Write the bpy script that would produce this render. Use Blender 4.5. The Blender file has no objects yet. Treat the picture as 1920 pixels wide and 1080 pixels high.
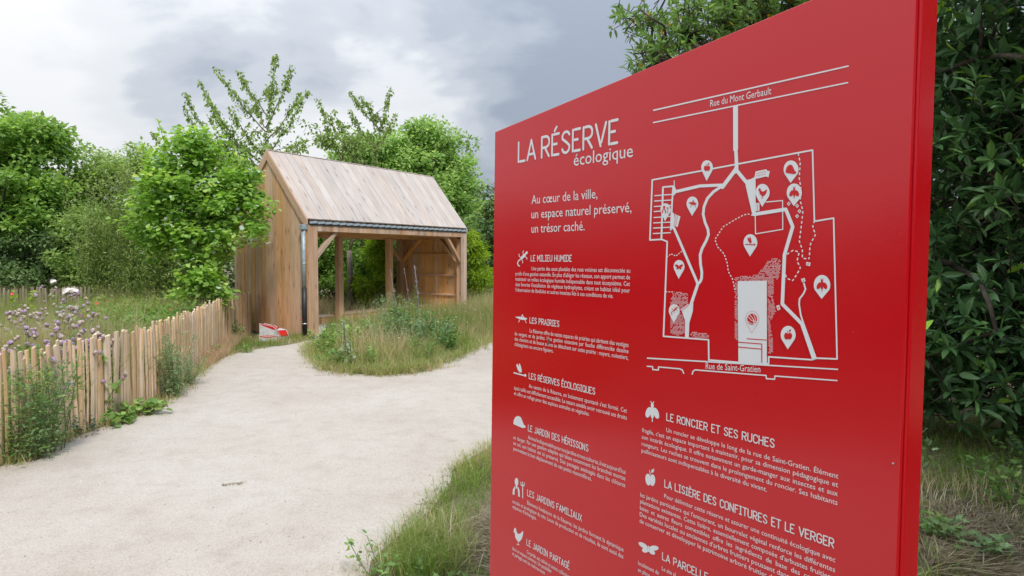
import bpy, bmesh, math, random
import numpy as np
from mathutils import Matrix, Vector
random.seed(7)
RNG = np.random.default_rng(11)
scene = bpy.context.scene
C = scene.collection

# ------------------------------------------------------------------ camera
FPX, PITCH, ROLL, EYE = 1247.3, 0.0499, 0.0024, 1.6
fw = np.array([0, math.cos(PITCH), -math.sin(PITCH)]); rx = np.array([1.0, 0, 0]); uv = np.cross(rx, fw)
cR, sR = math.cos(ROLL), math.sin(ROLL)
CX = cR * rx + sR * uv; CU = -sR * rx + cR * uv; CF = fw
EYEP = np.array([0, 0, EYE])
cam_d = bpy.data.cameras.new('camera'); cam = bpy.data.objects.new('camera', cam_d); C.objects.link(cam)
cam_d.sensor_width = 36; cam_d.lens = FPX / 1920 * 36; cam_d.clip_start = 0.05; cam_d.clip_end = 2000
cam.matrix_world = Matrix([[CX[0], CU[0], -CF[0], 0], [CX[1], CU[1], -CF[1], 0], [CX[2], CU[2], -CF[2], EYE], [0, 0, 0, 1]])
scene.camera = cam

# ------------------------------------------------------------------ light and sky
SUN_EL, SUN_AZ = math.radians(52), math.radians(158)      # azimuth clockwise from +Y (north): behind the camera, to its left
world = bpy.data.worlds.new('World'); scene.world = world; world.use_nodes = True
nt = world.node_tree; nt.nodes.clear()
def N(nt, t, **kw):
    n = nt.nodes.new(t)
    for k, v in kw.items(): setattr(n, k, v)
    return n
def ramp(nt, stops, interp='LINEAR'):
    r = nt.nodes.new('ShaderNodeValToRGB'); e = r.color_ramp.elements; r.color_ramp.interpolation = interp
    while len(e) < len(stops): e.new(0.5)
    for i, (p, c) in enumerate(stops):
        e[i].position = p; e[i].color = (c[0], c[1], c[2], 1) if hasattr(c, '__len__') else (c, c, c, 1)
    return r
def math_n(nt, op, a, b=None, clamp=False):
    m = nt.nodes.new('ShaderNodeMath'); m.operation = op; m.use_clamp = clamp
    for i, x in enumerate((a, b)):
        if x is None: continue
        if isinstance(x, (int, float)): m.inputs[i].default_value = x
        else: nt.links.new(x, m.inputs[i])
    return m.outputs[0]
sky = N(nt, 'ShaderNodeTexSky', sky_type='NISHITA'); sky.sun_disc = False; sky.sun_elevation = SUN_EL; sky.sun_rotation = SUN_AZ
bg1 = N(nt, 'ShaderNodeBackground'); bg1.inputs[1].default_value = 0.10; nt.links.new(sky.outputs[0], bg1.inputs[0])
tc = N(nt, 'ShaderNodeTexCoord')
sep = N(nt, 'ShaderNodeSeparateXYZ'); nt.links.new(tc.outputs['Generated'], sep.inputs[0])
zc = math_n(nt, 'MAXIMUM', sep.outputs[2], 0.0)
# project the direction on a cloud deck: x/(z+k), y/(z+k)
zk = math_n(nt, 'ADD', zc, 0.42)
px_ = math_n(nt, 'DIVIDE', sep.outputs[0], zk); py_ = math_n(nt, 'DIVIDE', sep.outputs[1], zk)
cmb = N(nt, 'ShaderNodeCombineXYZ'); nt.links.new(px_, cmb.inputs[0]); nt.links.new(py_, cmb.inputs[1])
n1 = N(nt, 'ShaderNodeTexNoise'); n1.inputs['Scale'].default_value = 1.9; n1.inputs['Detail'].default_value = 7; n1.inputs['Roughness'].default_value = 0.52; n1.inputs['Distortion'].default_value = 0.15
mp = N(nt, 'ShaderNodeMapping'); mp.inputs['Location'].default_value = (3.1, 1.7, 0.4); mp.inputs['Scale'].default_value = (1.0, 1.35, 1)
nt.links.new(cmb.outputs[0], mp.inputs[0]); nt.links.new(mp.outputs[0], n1.inputs['Vector'])
n2 = N(nt, 'ShaderNodeTexNoise'); n2.inputs['Scale'].default_value = 0.75; n2.inputs['Detail'].default_value = 3
mp2 = N(nt, 'ShaderNodeMapping'); mp2.inputs['Location'].default_value = (0.9, 5.2, 1.4)
nt.links.new(cmb.outputs[0], mp2.inputs[0]); nt.links.new(mp2.outputs[0], n2.inputs['Vector'])
# the cloud bank is brighter towards the west (left) where it thins out
west = math_n(nt, 'ADD', math_n(nt, 'MULTIPLY', sep.outputs[0], -0.70), -0.13)
low = math_n(nt, 'MULTIPLY', zc, -0.45)
s = math_n(nt, 'ADD', math_n(nt, 'MULTIPLY', n1.outputs[0], 0.95), math_n(nt, 'MULTIPLY', n2.outputs[0], 0.55))
s = math_n(nt, 'ADD', math_n(nt, 'ADD', s, west), low); s = math_n(nt, 'ADD', math_n(nt, 'MULTIPLY', math_n(nt, 'SUBTRACT', s, 0.72), 1.55), 0.71)
cr = ramp(nt, [(0.44, (0.235, 0.27, 0.325)), (0.58, (0.315, 0.345, 0.395)), (0.70, (0.405, 0.43, 0.47)), (0.82, (0.54, 0.555, 0.575)), (0.98, (0.615, 0.62, 0.63))], 'EASE')
nt.links.new(s, cr.inputs[0])
up = math_n(nt, 'ADD', math_n(nt, 'MULTIPLY', math_n(nt, 'POWER', zc, 2.2), 3.0), 0.86)   # an overcast sky is brighter overhead
bg2 = N(nt, 'ShaderNodeBackground'); nt.links.new(cr.outputs[0], bg2.inputs[0]); nt.links.new(up, bg2.inputs[1])
mx = N(nt, 'ShaderNodeMixShader'); mx.inputs[0].default_value = 0.94
nt.links.new(bg1.outputs[0], mx.inputs[1]); nt.links.new(bg2.outputs[0], mx.inputs[2])
wo = N(nt, 'ShaderNodeOutputWorld'); nt.links.new(mx.outputs[0], wo.inputs[0])
sun_d = bpy.data.lights.new('sun', 'SUN'); sun_d.energy = 1.7; sun_d.angle = math.radians(12); sun_d.color = (1.0, 0.94, 0.85)
sun = bpy.data.objects.new('sun', sun_d); C.objects.link(sun)
sdir = Vector((math.sin(SUN_AZ) * math.cos(SUN_EL), math.cos(SUN_AZ) * math.cos(SUN_EL), math.sin(SUN_EL)))
sun.rotation_euler = sdir.to_track_quat('Z', 'Y').to_euler()
vs = scene.view_settings; vs.view_transform = 'Standard'; vs.look = 'None'; vs.exposure = 0.70; vs.gamma = 1; vs.use_curve_mapping = False
scene.render.engine = 'CYCLES'
scene.cycles.use_denoising = True; scene.cycles.max_bounces = 6; scene.cycles.transparent_max_bounces = 4

# ------------------------------------------------------------------ helpers
def ray(px, py):
    d = CF + CX * (px - 960) / FPX + CU * (540 - py) / FPX
    return d
def W(px, py, Y):
    d = ray(px, py); return EYEP + d * (Y / d[1])
def G(px, py, z=0.0):
    d = ray(px, py); return EYEP + d * ((z - EYE) / d[2])
def tag(o, label=None, cat=None, group=None, kind=None):
    if label: o['label'] = label
    if cat: o['category'] = cat
    if group: o['group'] = group
    if kind: o['kind'] = kind
    return o
def empty(name, loc=(0, 0, 0), rz=0, label=None, cat=None, group=None):
    o = bpy.data.objects.new(name, None); o.empty_display_size = 0.2; C.objects.link(o)
    o.location = loc; o.rotation_euler = (0, 0, rz); return tag(o, label, cat, group)
def link(name, me, parent=None, mat=None):
    o = bpy.data.objects.new(name, me); C.objects.link(o)
    if mat is not None and not me.materials: me.materials.append(mat)
    if parent is not None: o.parent = parent
    return o
def pyobj(name, verts, faces, mat, parent=None, smooth=False):
    me = bpy.data.meshes.new(name); me.from_pydata([tuple(map(float, v)) for v in verts], [], faces); me.update()
    if smooth: me.shade_smooth()
    return link(name, me, parent, mat)
def np_mesh(name, V, loops, lens, tint=None, smooth=False):
    me = bpy.data.meshes.new(name)
    me.vertices.add(len(V)); me.vertices.foreach_set('co', np.asarray(V, np.float32).ravel())
    me.loops.add(len(loops)); me.loops.foreach_set('vertex_index', np.asarray(loops, np.int32).ravel())
    starts = np.concatenate([[0], np.cumsum(lens)[:-1]]).astype(np.int32)
    me.polygons.add(len(lens)); me.polygons.foreach_set('loop_start', starts)
    me.update(calc_edges=True)
    if tint is not None:
        a = me.attributes.new('tint', 'FLOAT', 'POINT'); a.data.foreach_set('value', np.asarray(tint, np.float32))
    if smooth: me.shade_smooth()
    me.validate(); return me
def unit(a):
    a = np.asarray(a, float); return a / (np.linalg.norm(a, axis=-1, keepdims=True) + 1e-9)
TEMPL = {
 'leaf': ([(0, 0, 0), (.30, .42, .07), (0, 1, 0), (-.30, .42, .07)], [(0, 1, 2), (0, 2, 3)]),
 'stalk': ([(0, 0, 0), (.012, .5, .0), (0, 1, 0), (-.012, .5, .0)], [(0, 1, 2), (0, 2, 3)]),
 'narrow': ([(0, 0, 0), (.13, .4, .03), (0, 1, -.08), (-.13, .4, .03)], [(0, 1, 2), (0, 2, 3)]),
 'broad': ([(0, 0, 0), (.40, .22, .08), (.42, .62, .07), (0, 1.0, -.04), (-.42, .62, .07), (-.40, .22, .08)], [(0, 1, 2, 3), (0, 3, 4, 5)]),
 'laurel': ([(0, 0, 0), (0, .35, .0), (0, .7, -.02), (0, 1, -.10), (.15, .28, .055), (.13, .68, .04), (-.15, .28, .055), (-.13, .68, .04)],
            [(0, 4, 1), (1, 4, 5, 2), (2, 5, 3), (0, 1, 6), (1, 2, 7, 6), (2, 3, 7)]),
 'blade': ([(0, 0, 0), (.05, .4, .02), (0, 1, -.05), (-.05, .4, .02)], [(0, 1, 2), (0, 2, 3)]),
 'lobed': ([(0, 0, 0), (.10, .15, .02), (.30, .30, .05), (.12, .38, .03), (.24, .62, .04), (.08, .66, .02), (0, 1, -.05), (-.08, .66, .02), (-.24, .62, .04), (-.12, .38, .03), (-.30, .30, .05), (-.10, .15, .02)],
            [(0, 1, 11), (1, 2, 3), (11, 9, 10), (1, 3, 9, 11), (3, 5, 7, 9), (3, 4, 5), (9, 7, 8), (5, 6, 7)]),
}
def leaves_mesh(name, P, A, size, templ='leaf', rng=RNG, up=None, tint=None):
    """P: leaf bases, A: axis directions, size: lengths; a mesh of real little leaves"""
    tv, tf = TEMPL[templ]; tv = np.array(tv); n = len(P); P = np.asarray(P, float); A = unit(A)
    r = rng.normal(size=(n, 3)) * (1.0 if up is None else 0.45)
    if up is not None: r = r + np.array([0, 0, 1.0]) * up
    B = unit(np.cross(A, r)); Cc = np.cross(B, A)
    size = np.broadcast_to(np.asarray(size, float), (n,))
    V = P[:, None, :] + size[:, None, None] * (tv[None, :, 0:1] * B[:, None] + tv[None, :, 1:2] * A[:, None] + tv[None, :, 2:3] * Cc[:, None])
    k = len(tv); fl = np.concatenate([np.array(f) for f in tf]); ln = np.array([len(f) for f in tf])
    loops = (fl[None] + (np.arange(n) * k)[:, None]).ravel(); lens = np.tile(ln, n)
    t = rng.random(n) if tint is None else tint
    return np_mesh(name, V.reshape(-1, 3), loops, lens, np.repeat(t, k))
def tubes_mesh(name, paths, sides=6, smooth=True):
    """paths: list of (points (n,3), radii (n,))"""
    Vs, L, base = [], [], 0
    for pts, rad in paths:
        pts = np.asarray(pts, float); n = len(pts); rad = np.broadcast_to(np.asarray(rad, float), (n,))
        t = np.gradient(pts, axis=0); t = unit(t)
        ref = np.array([0, 0, 1.0]) if abs(t[0][2]) < .9 else np.array([1.0, 0, 0])
        b = unit(np.cross(t, ref)); c = np.cross(t, b)
        ang = np.linspace(0, 2 * math.pi, sides, endpoint=False)
        ring = pts[:, None] + rad[:, None, None] * (np.cos(ang)[None, :, None] * b[:, None] + np.sin(ang)[None, :, None] * c[:, None])
        Vs.append(ring.reshape(-1, 3))
        for i in range(n - 1):
            for j in range(sides):
                a0 = base + i * sides + j; a1 = base + i * sides + (j + 1) % sides
                L.append((a0, a0 + sides, a1 + sides, a1))
        L.append(tuple(base + j for j in range(sides))); L.append(tuple(base + (n - 1) * sides + j for j in reversed(range(sides))))
        base += n * sides
    lens = [len(f) for f in L]; loops = [i for f in L for i in f]
    return np_mesh(name, np.concatenate(Vs), loops, lens, smooth=smooth)
def boxv(x0, x1, y0, y1, z0, z1):
    return ([(x0, y0, z0), (x1, y0, z0), (x1, y1, z0), (x0, y1, z0), (x0, y0, z1), (x1, y0, z1), (x1, y1, z1), (x0, y1, z1)],
            [(0, 3, 2, 1), (4, 5, 6, 7), (0, 1, 5, 4), (1, 2, 6, 5), (2, 3, 7, 6), (3, 0, 4, 7)])
def bevel(o, w=0.003, seg=1):
    m = o.modifiers.new('bevel', 'BEVEL'); m.width = w; m.segments = seg; m.limit_method = 'ANGLE'; return o
def box(name, b, mat, parent=None, bev=0.0):
    v, f = boxv(*b); o = pyobj(name, v, f, mat, parent)
    if bev: bevel(o, bev)
    return o
def bar(name, p0, p1, w, t, mat, parent=None, side=(0, 0, 1), bev=0.003):
    """a square timber from p0 to p1 whose own length runs along local z"""
    p0 = Vector(p0); p1 = Vector(p1); z = (p1 - p0); ln = z.length; z.normalize(); x = Vector(side).cross(z)
    if x.length < 1e-4: x = Vector((1, 0, 0))
    x.normalize(); y = z.cross(x)
    v, f = boxv(-w / 2, w / 2, -t / 2, t / 2, 0, ln); o = pyobj(name, v, f, mat, parent)
    o.matrix_local = Matrix(((x[0], y[0], z[0], p0[0]), (x[1], y[1], z[1], p0[1]), (x[2], y[2], z[2], p0[2]), (0, 0, 0, 1)))
    if bev: bevel(o, bev)
    return o

# ------------------------------------------------------------------ materials
def mat_new(name):
    m = bpy.data.materials.new(name); m.use_nodes = True; nt = m.node_tree; nt.nodes.clear()
    out = N(nt, 'ShaderNodeOutputMaterial'); p = N(nt, 'ShaderNodeBsdfPrincipled'); nt.links.new(p.outputs[0], out.inputs[0])
    return m, nt, p, out
def simple(name, col, rough=0.6, metal=0.0, spec=0.5, noise=0.0, nscale=20):
    m, nt, p, out = mat_new(name); p.inputs['Roughness'].default_value = rough; p.inputs['Metallic'].default_value = metal
    p.inputs['Specular IOR Level'].default_value = spec; p.inputs['Base Color'].default_value = (*col, 1)
    if noise:
        tc = N(nt, 'ShaderNodeTexCoord'); n = N(nt, 'ShaderNodeTexNoise'); n.inputs['Scale'].default_value = nscale; n.inputs['Detail'].default_value = 6
        nt.links.new(tc.outputs['Object'], n.inputs['Vector'])
        r = ramp(nt, [(0.3, [c * (1 - noise) for c in col]), (0.7, [min(1, c * (1 + noise)) for c in col])])
        nt.links.new(n.outputs[0], r.inputs[0]); nt.links.new(r.outputs[0], p.inputs['Base Color'])
        b = N(nt, 'ShaderNodeBump'); b.inputs['Strength'].default_value = 0.3; b.inputs['Distance'].default_value = 0.004
        nt.links.new(n.outputs[0], b.inputs['Height']); nt.links.new(b.outputs[0], p.inputs['Normal'])
    return m
def foliage(name, stops, trans=0.35, rough=0.55, spec=0.35, tcol=None):
    m, nt, p, out = mat_new(name); a = N(nt, 'ShaderNodeAttribute', attribute_name='tint')
    r = ramp(nt, stops); nt.links.new(a.outputs['Fac'], r.inputs[0]); nt.links.new(r.outputs[0], p.inputs['Base Color'])
    p.inputs['Roughness'].default_value = rough; p.inputs['Specular IOR Level'].default_value = spec
    t = N(nt, 'ShaderNodeBsdfTranslucent'); hs = N(nt, 'ShaderNodeHueSaturation'); hs.inputs['Saturation'].default_value = 1.15; hs.inputs['Value'].default_value = 1.7; hs.inputs['Hue'].default_value = 0.485
    nt.links.new(r.outputs[0], hs.inputs['Color']); nt.links.new(hs.outputs[0], t.inputs[0])
    mx = N(nt, 'ShaderNodeMixShader'); mx.inputs[0].default_value = trans
    nt.links.new(p.outputs[0], mx.inputs[1]); nt.links.new(t.outputs[0], mx.inputs[2]); nt.links.new(mx.outputs[0], out.inputs[0])
    return m
def wood(name, light, dark, knot=(0.22, 0.10, 0.05), grey=0.0, axis_scale=(38, 38, 1.6), var=0.25, rough=0.75, knots=0.7):
    m, nt, p, out = mat_new(name); p.inputs['Roughness'].default_value = rough; p.inputs['Specular IOR Level'].default_value = 0.25
    tc = N(nt, 'ShaderNodeTexCoord'); oi = N(nt, 'ShaderNodeObjectInfo')
    off = N(nt, 'ShaderNodeVectorMath', operation='SCALE'); off.inputs[0].default_value = (37, 91, 53); nt.links.new(oi.outputs['Random'], off.inputs['Scale'])
    add = N(nt, 'ShaderNodeVectorMath', operation='ADD'); nt.links.new(tc.outputs['Object'], add.inputs[0]); nt.links.new(off.outputs[0], add.inputs[1])
    # knots bend the grain
    vm = N(nt, 'ShaderNodeMapping'); vm.inputs['Scale'].default_value = (9, 9, 2.6); nt.links.new(add.outputs[0], vm.inputs[0])
    vo = N(nt, 'ShaderNodeTexVoronoi'); vo.inputs['Scale'].default_value = 1.0; nt.links.new(vm.outputs[0], vo.inputs['Vector'])
    kr = ramp(nt, [(0.0, 1.0), (0.11, 0.9), (0.16, 0.25), (0.34, 0.0)]); nt.links.new(vo.outputs['Distance'], kr.inputs[0])
    mp = N(nt, 'ShaderNodeMapping'); mp.inputs['Scale'].default_value = axis_scale; nt.links.new(add.outputs[0], mp.inputs[0])
    n = N(nt, 'ShaderNodeTexNoise'); n.inputs['Scale'].default_value = 1.0; n.inputs['Detail'].default_value = 5; n.inputs['Distortion'].default_value = 0.8
    nt.links.new(mp.outputs[0], n.inputs['Vector'])
    g = ramp(nt, [(0.30, dark), (0.52, [(a + b) / 2 for a, b in zip(light, dark)]), (0.68, light)]); nt.links.new(n.outputs[0], g.inputs[0])
    mk = N(nt, 'ShaderNodeMix', data_type='RGBA'); mk.inputs[7].default_value = (*knot, 1)
    nt.links.new(math_n(nt, 'MULTIPLY', kr.outputs[0], knots), mk.inputs[0]); nt.links.new(g.outputs[0], mk.inputs[6])
    big = N(nt, 'ShaderNodeTexNoise'); big.inputs['Scale'].default_value = 1.3; big.inputs['Detail'].default_value = 3; nt.links.new(add.outputs[0], big.inputs['Vector'])
    hs = N(nt, 'ShaderNodeHueSaturation')
    v = math_n(nt, 'ADD', math_n(nt, 'MULTIPLY', math_n(nt, 'SUBTRACT', oi.outputs['Random'], 0.5), 2 * var), 1.0)
    v = math_n(nt, 'MULTIPLY', v, math_n(nt, 'ADD', math_n(nt, 'MULTIPLY', big.outputs[0], 0.5), 0.75))
    sv = math_n(nt, 'ADD', math_n(nt, 'MULTIPLY', math_n(nt, 'FRACT', math_n(nt, 'MULTIPLY', oi.outputs['Random'], 7.31)), 0.45), 0.74); nt.links.new(sv, hs.inputs['Saturation']); nt.links.new(v, hs.inputs['Value']); nt.links.new(mk.outputs[2], hs.inputs['Color']); nt.links.new(hs.outputs[0], p.inputs['Base Color'])
    b = N(nt, 'ShaderNodeBump'); b.inputs['Strength'].default_value = 0.35; b.inputs['Distance'].default_value = 0.003
    nt.links.new(n.outputs[0], b.inputs['Height']); nt.links.new(b.outputs[0], p.inputs['Normal'])
    return m
M_GABLE = wood('larch_cladding', (0.68, 0.43, 0.255), (0.50, 0.30, 0.17), var=0.15)
M_FRONT = wood('larch_front', (0.60, 0.41, 0.29), (0.46, 0.30, 0.205), var=0.16)
M_INNER = wood('larch_orange', (0.74, 0.43, 0.215), (0.58, 0.31, 0.145), var=0.14)
M_ROOF = wood('weathered_roof_board', (0.60, 0.53, 0.485), (0.50, 0.43, 0.385), knot=(0.25, 0.20, 0.17), var=0.05, knots=0.75)
M_PICKET = wood('chestnut_picket', (0.72, 0.535, 0.355), (0.56, 0.39, 0.245), knot=(0.2, 0.12, 0.07), var=0.26, knots=0.4, axis_scale=(60, 60, 3))
M_OLDPALE = wood('weathered_paling', (0.34, 0.28, 0.21), (0.24, 0.19, 0.14), var=0.2, axis_scale=(60, 60, 3))
M_ZINC = simple('zinc', (0.36, 0.43, 0.48), 0.5, 0.25, noise=0.2, nscale=14)
M_IRON = simple('black_iron', (0.018, 0.02, 0.024), 0.5, noise=0.4, nscale=9)
M_STEEL = simple('steel_band', (0.6, 0.62, 0.64), 0.35, 0.8)
M_WIRE = simple('galvanised_wire', (0.42, 0.44, 0.47), 0.45, 0.6)
M_CONC = simple('concrete', (0.52, 0.51, 0.49), 0.85, noise=0.15, nscale=11)
M_WHITEP = simple('white_concrete', (0.62, 0.63, 0.65), 0.8, noise=0.12, nscale=25)
M_REDP = simple('red_paint', (0.62, 0.02, 0.02), 0.35, noise=0.12, nscale=30)
M_BARK = simple('bark', (0.085, 0.065, 0.05), 0.9, noise=0.4, nscale=12)
M_BARKL = simple('pale_bark', (0.17, 0.14, 0.11), 0.9, noise=0.35, nscale=12)
M_STEM = simple('green_stem', (0.12, 0.16, 0.06), 0.7)
M_DRY = simple('dry_stem', (0.38, 0.31, 0.22), 0.8)
M_DEAD = simple('dead_grey_stem', (0.30, 0.26, 0.27), 0.85)
g = lambda *a: list(a)
F_WALNUT = foliage('walnut_leaf', [(0, (0.140, 0.249, 0.067)), (0.6, (0.263, 0.426, 0.112)), (1, (0.465, 0.640, 0.167))], 0.42)
F_ROUND = foliage('round_tree_leaf', [(0, (0.167, 0.281, 0.085)), (0.6, (0.329, 0.501, 0.163)), (1, (0.569, 0.699, 0.270))], 0.42)
F_DARK = foliage('dark_leaf', [(0, (0.070, 0.122, 0.050)), (0.7, (0.139, 0.225, 0.077)), (1, (0.249, 0.348, 0.125))], 0.25)
F_MID = foliage('mid_leaf', [(0, (0.156, 0.248, 0.072)), (0.6, (0.312, 0.445, 0.140)), (1, (0.528, 0.641, 0.249))], 0.42)
F_HAZEL = foliage('hazel_leaf', [(0, (0.155, 0.292, 0.064)), (0.6, (0.308, 0.505, 0.110)), (0.93, (0.595, 0.712, 0.227)), (1, (0.630, 0.712, 0.672))], 0.40)
F_WILLOW = foliage('willow_leaf', [(0, (0.123, 0.193, 0.043)), (0.7, (0.264, 0.370, 0.101)), (1, (0.528, 0.571, 0.245))], 0.35)
F_BAMBOO = foliage('bamboo_leaf', [(0, (0.168, 0.293, 0.029)), (1, (0.420, 0.559, 0.078))], 0.40)
F_CHERRY = foliage('cherry_leaf', [(0, (0.162, 0.240, 0.062)), (0.7, (0.284, 0.414, 0.114)), (1, (0.436, 0.566, 0.186))], 0.30)
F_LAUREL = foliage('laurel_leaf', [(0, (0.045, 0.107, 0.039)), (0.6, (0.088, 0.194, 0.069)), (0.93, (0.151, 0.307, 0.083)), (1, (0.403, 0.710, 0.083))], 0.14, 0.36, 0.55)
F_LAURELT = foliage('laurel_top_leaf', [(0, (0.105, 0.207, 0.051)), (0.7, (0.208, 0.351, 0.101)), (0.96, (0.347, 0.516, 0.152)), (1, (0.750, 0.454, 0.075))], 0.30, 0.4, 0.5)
F_WEED = foliage('weed_leaf', [(0, (0.090, 0.172, 0.042)), (0.6, (0.180, 0.310, 0.083)), (1, (0.342, 0.483, 0.132))], 0.3)
F_MUG = foliage('mugwort_leaf', [(0, (0.121, 0.207, 0.083)), (0.6, (0.207, 0.328, 0.141)), (1, (0.380, 0.500, 0.248))], 0.25)
F_GREYW = foliage('dark_grey_weed_leaf', [(0, (0.039, 0.072, 0.046)), (1, (0.117, 0.169, 0.117))], 0.2)
F_SILVER = foliage('mullein_leaf', [(0, (0.275, 0.341, 0.209)), (1, (0.462, 0.517, 0.363))], 0.2)
F_GRASS = foliage('grass_blade', [(0, (0.144, 0.252, 0.044)), (0.45, (0.266, 0.390, 0.087)), (0.7, (0.450, 0.474, 0.175)), (0.85, (0.737, 0.557, 0.370)), (1, (0.750, 0.659, 0.544))], 0.30)
F_DRYG = foliage('dry_grass_blade', [(0, (0.212, 0.283, 0.079)), (0.35, (0.370, 0.373, 0.159)), (0.7, (0.555, 0.476, 0.277)), (1, (0.688, 0.541, 0.370))], 0.30)
F_DRYR = foliage('reddish_dry_grass', [(0, (0.527, 0.361, 0.213)), (1, (0.750, 0.625, 0.445))], 0.25)
F_STRAW = foliage('straw_blade', [(0, (0.112, 0.084, 0.049)), (1, (0.350, 0.301, 0.196))], 0.2)
F_LUSH = foliage('lush_herb_leaf', [(0, (0.085, 0.176, 0.033)), (0.6, (0.162, 0.290, 0.055)), (1, (0.323, 0.405, 0.110))], 0.35)

# ------------------------------------------------------------------ ground and path
def ground_mat():
    m, nt, p, out = mat_new('soil_and_thatch'); p.inputs['Roughness'].default_value = 0.95; p.inputs['Specular IOR Level'].default_value = 0.1
    tc = N(nt, 'ShaderNodeTexCoord')
    n = N(nt, 'ShaderNodeTexNoise'); n.inputs['Scale'].default_value = 0.9; n.inputs['Detail'].default_value = 8; n.inputs['Roughness'].default_value = 0.65
    f = N(nt, 'ShaderNodeTexNoise'); f.inputs['Scale'].default_value = 26; f.inputs['Detail'].default_value = 8; f.inputs['Roughness'].default_value = 0.75
    for q in (n, f): nt.links.new(tc.outputs['Object'], q.inputs['Vector'])
    a = ramp(nt, [(0.35, (0.14, 0.14, 0.07)), (0.50, (0.22, 0.19, 0.12)), (0.62, (0.34, 0.27, 0.19))]); nt.links.new(n.outputs[0], a.inputs[0])
    b = ramp(nt, [(0.3, 0.45), (0.5, 0.9), (0.72, 1.5)]); nt.links.new(f.outputs[0], b.inputs[0])
    mm = N(nt, 'ShaderNodeMix', data_type='RGBA', blend_type='MULTIPLY'); mm.inputs[0].default_value = 1
    nt.links.new(a.outputs[0], mm.inputs[6]); nt.links.new(b.outputs[0], mm.inputs[7]); nt.links.new(mm.outputs[2], p.inputs['Base Color'])
    bp = N(nt, 'ShaderNodeBump'); bp.inputs['Strength'].default_value = 0.8; bp.inputs['Distance'].default_value = 0.03; nt.links.new(f.outputs[0], bp.inputs['Height']); nt.links.new(bp.outputs[0], p.inputs['Normal'])
    return m
def path_mat():
    m, nt, p, out = mat_new('pale_stabilised_sand'); p.inputs['Roughness'].default_value = 0.93; p.inputs['Specular IOR Level'].default_value = 0.15
    tc = N(nt, 'ShaderNodeTexCoord')
    def noise(s, d=6, r=0.6, dist=0.0):
        n = N(nt, 'ShaderNodeTexNoise'); n.inputs['Scale'].default_value = s; n.inputs['Detail'].default_value = d; n.inputs['Roughness'].default_value = r; n.inputs['Distortion'].default_value = dist
        nt.links.new(tc.outputs['Object'], n.inputs['Vector']); return n
    big, mid, fine, sp = noise(0.55, 5, 0.55, 0.4), noise(5, 6, 0.62), noise(120, 4, 0.7), noise(75, 2, 0.5)
    a = ramp(nt, [(0.32, (0.485, 0.43, 0.375)), (0.5, (0.53, 0.48, 0.425)), (0.68, (0.565, 0.52, 0.47))]); nt.links.new(big.outputs[0], a.inputs[0])
    b = ramp(nt, [(0.28, (.90, .88, .85)), (0.5, 1.0), (0.7, 1.04)]); nt.links.new(mid.outputs[0], b.inputs[0])
    c = ramp(nt, [(0.30, (.52, .48, .44)), (0.42, (.90, .88, .86)), (0.60, 1.04), (0.75, 1.16)]); nt.links.new(fine.outputs[0], c.inputs[0])
    col = a.outputs[0]
    for x in (b, c):
        mm = N(nt, 'ShaderNodeMix', data_type='RGBA', blend_type='MULTIPLY'); mm.inputs[0].default_value = 1
        nt.links.new(col, mm.inputs[6]); nt.links.new(x.outputs[0], mm.inputs[7]); col = mm.outputs[2]
    vo = N(nt, 'ShaderNodeTexVoronoi'); vo.inputs['Scale'].default_value = 34; nt.links.new(tc.outputs['Object'], vo.inputs['Vector'])
    d = ramp(nt, [(0.05, 1.0), (0.10, 0.0)]); nt.links.new(vo.outputs['Distance'], d.inputs[0])
    sel = math_n(nt, 'MULTIPLY', d.outputs[0], math_n(nt, 'GREATER_THAN', mid.outputs[0], 0.52))
    mm = N(nt, 'ShaderNodeMix', data_type='RGBA'); mm.inputs[7].default_value = (0.26, 0.20, 0.15, 1); nt.links.new(math_n(nt, 'MULTIPLY', sel, 0.6), mm.inputs[0]); nt.links.new(col, mm.inputs[6])
    nt.links.new(mm.outputs[2], p.inputs['Base Color'])
    bp = N(nt, 'ShaderNodeBump'); bp.inputs['Strength'].default_value = 0.55; bp.inputs['Distance'].default_value = 0.006
    nt.links.new(math_n(nt, 'ADD', fine.outputs[0], math_n(nt, 'MULTIPLY', mid.outputs[0], 2.0)), bp.inputs['Height']); nt.links.new(bp.outputs[0], p.inputs['Normal'])
    return m
M_GROUND, M_PATH = ground_mat(), path_mat()
# one sheet to the horizon, a little uneven far away
v, f = [], []
xs = np.linspace(-260, 260, 14)
for y in xs:
    for x in xs: v.append((x, y, 0.0))
for j in range(13):
    for i in range(13): f.append((j * 14 + i, j * 14 + i + 1, (j + 1) * 14 + i + 1, (j + 1) * 14 + i))
tag(pyobj('ground', v, f, M_GROUND), 'brown soil and thatch under the meadow and hedges', kind='structure')
def rough_poly(pts, step=0.18, amp=0.035, z=0.004, seed=1):
    r = random.Random(seed); out = []
    n = len(pts)
    for i in range(n):
        a = Vector(pts[i][:2]); b = Vector(pts[(i + 1) % n][:2]); d = (b - a); L = d.length
        if L < 1e-6: continue
        nn = Vector((-d.y, d.x)) / L; k = max(1, int(L / step)) if L < 9 else 3
        for q in range(k):
            t = q / k; j = r.gauss(0, amp) if q else r.gauss(0, amp * .4)
            out.append(tuple(a + d * t + nn * j) + (z,))
    return out
def flat(name, pts, mat, **kw):
    from mathutils.geometry import tessellate_polygon
    P = rough_poly(pts, **kw); tris = tessellate_polygon([[Vector(q) for q in P]])
    fs = []
    for t in tris:
        a, b, c = (Vector(P[i]) for i in t)
        fs.append(tuple(t) if (b - a).cross(c - a).z > 0 else tuple(reversed(t)))
    return pyobj(name, P, fs, mat)
gp = lambda *L: [tuple(G(x, y)[:2]) for x, y in L]
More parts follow.
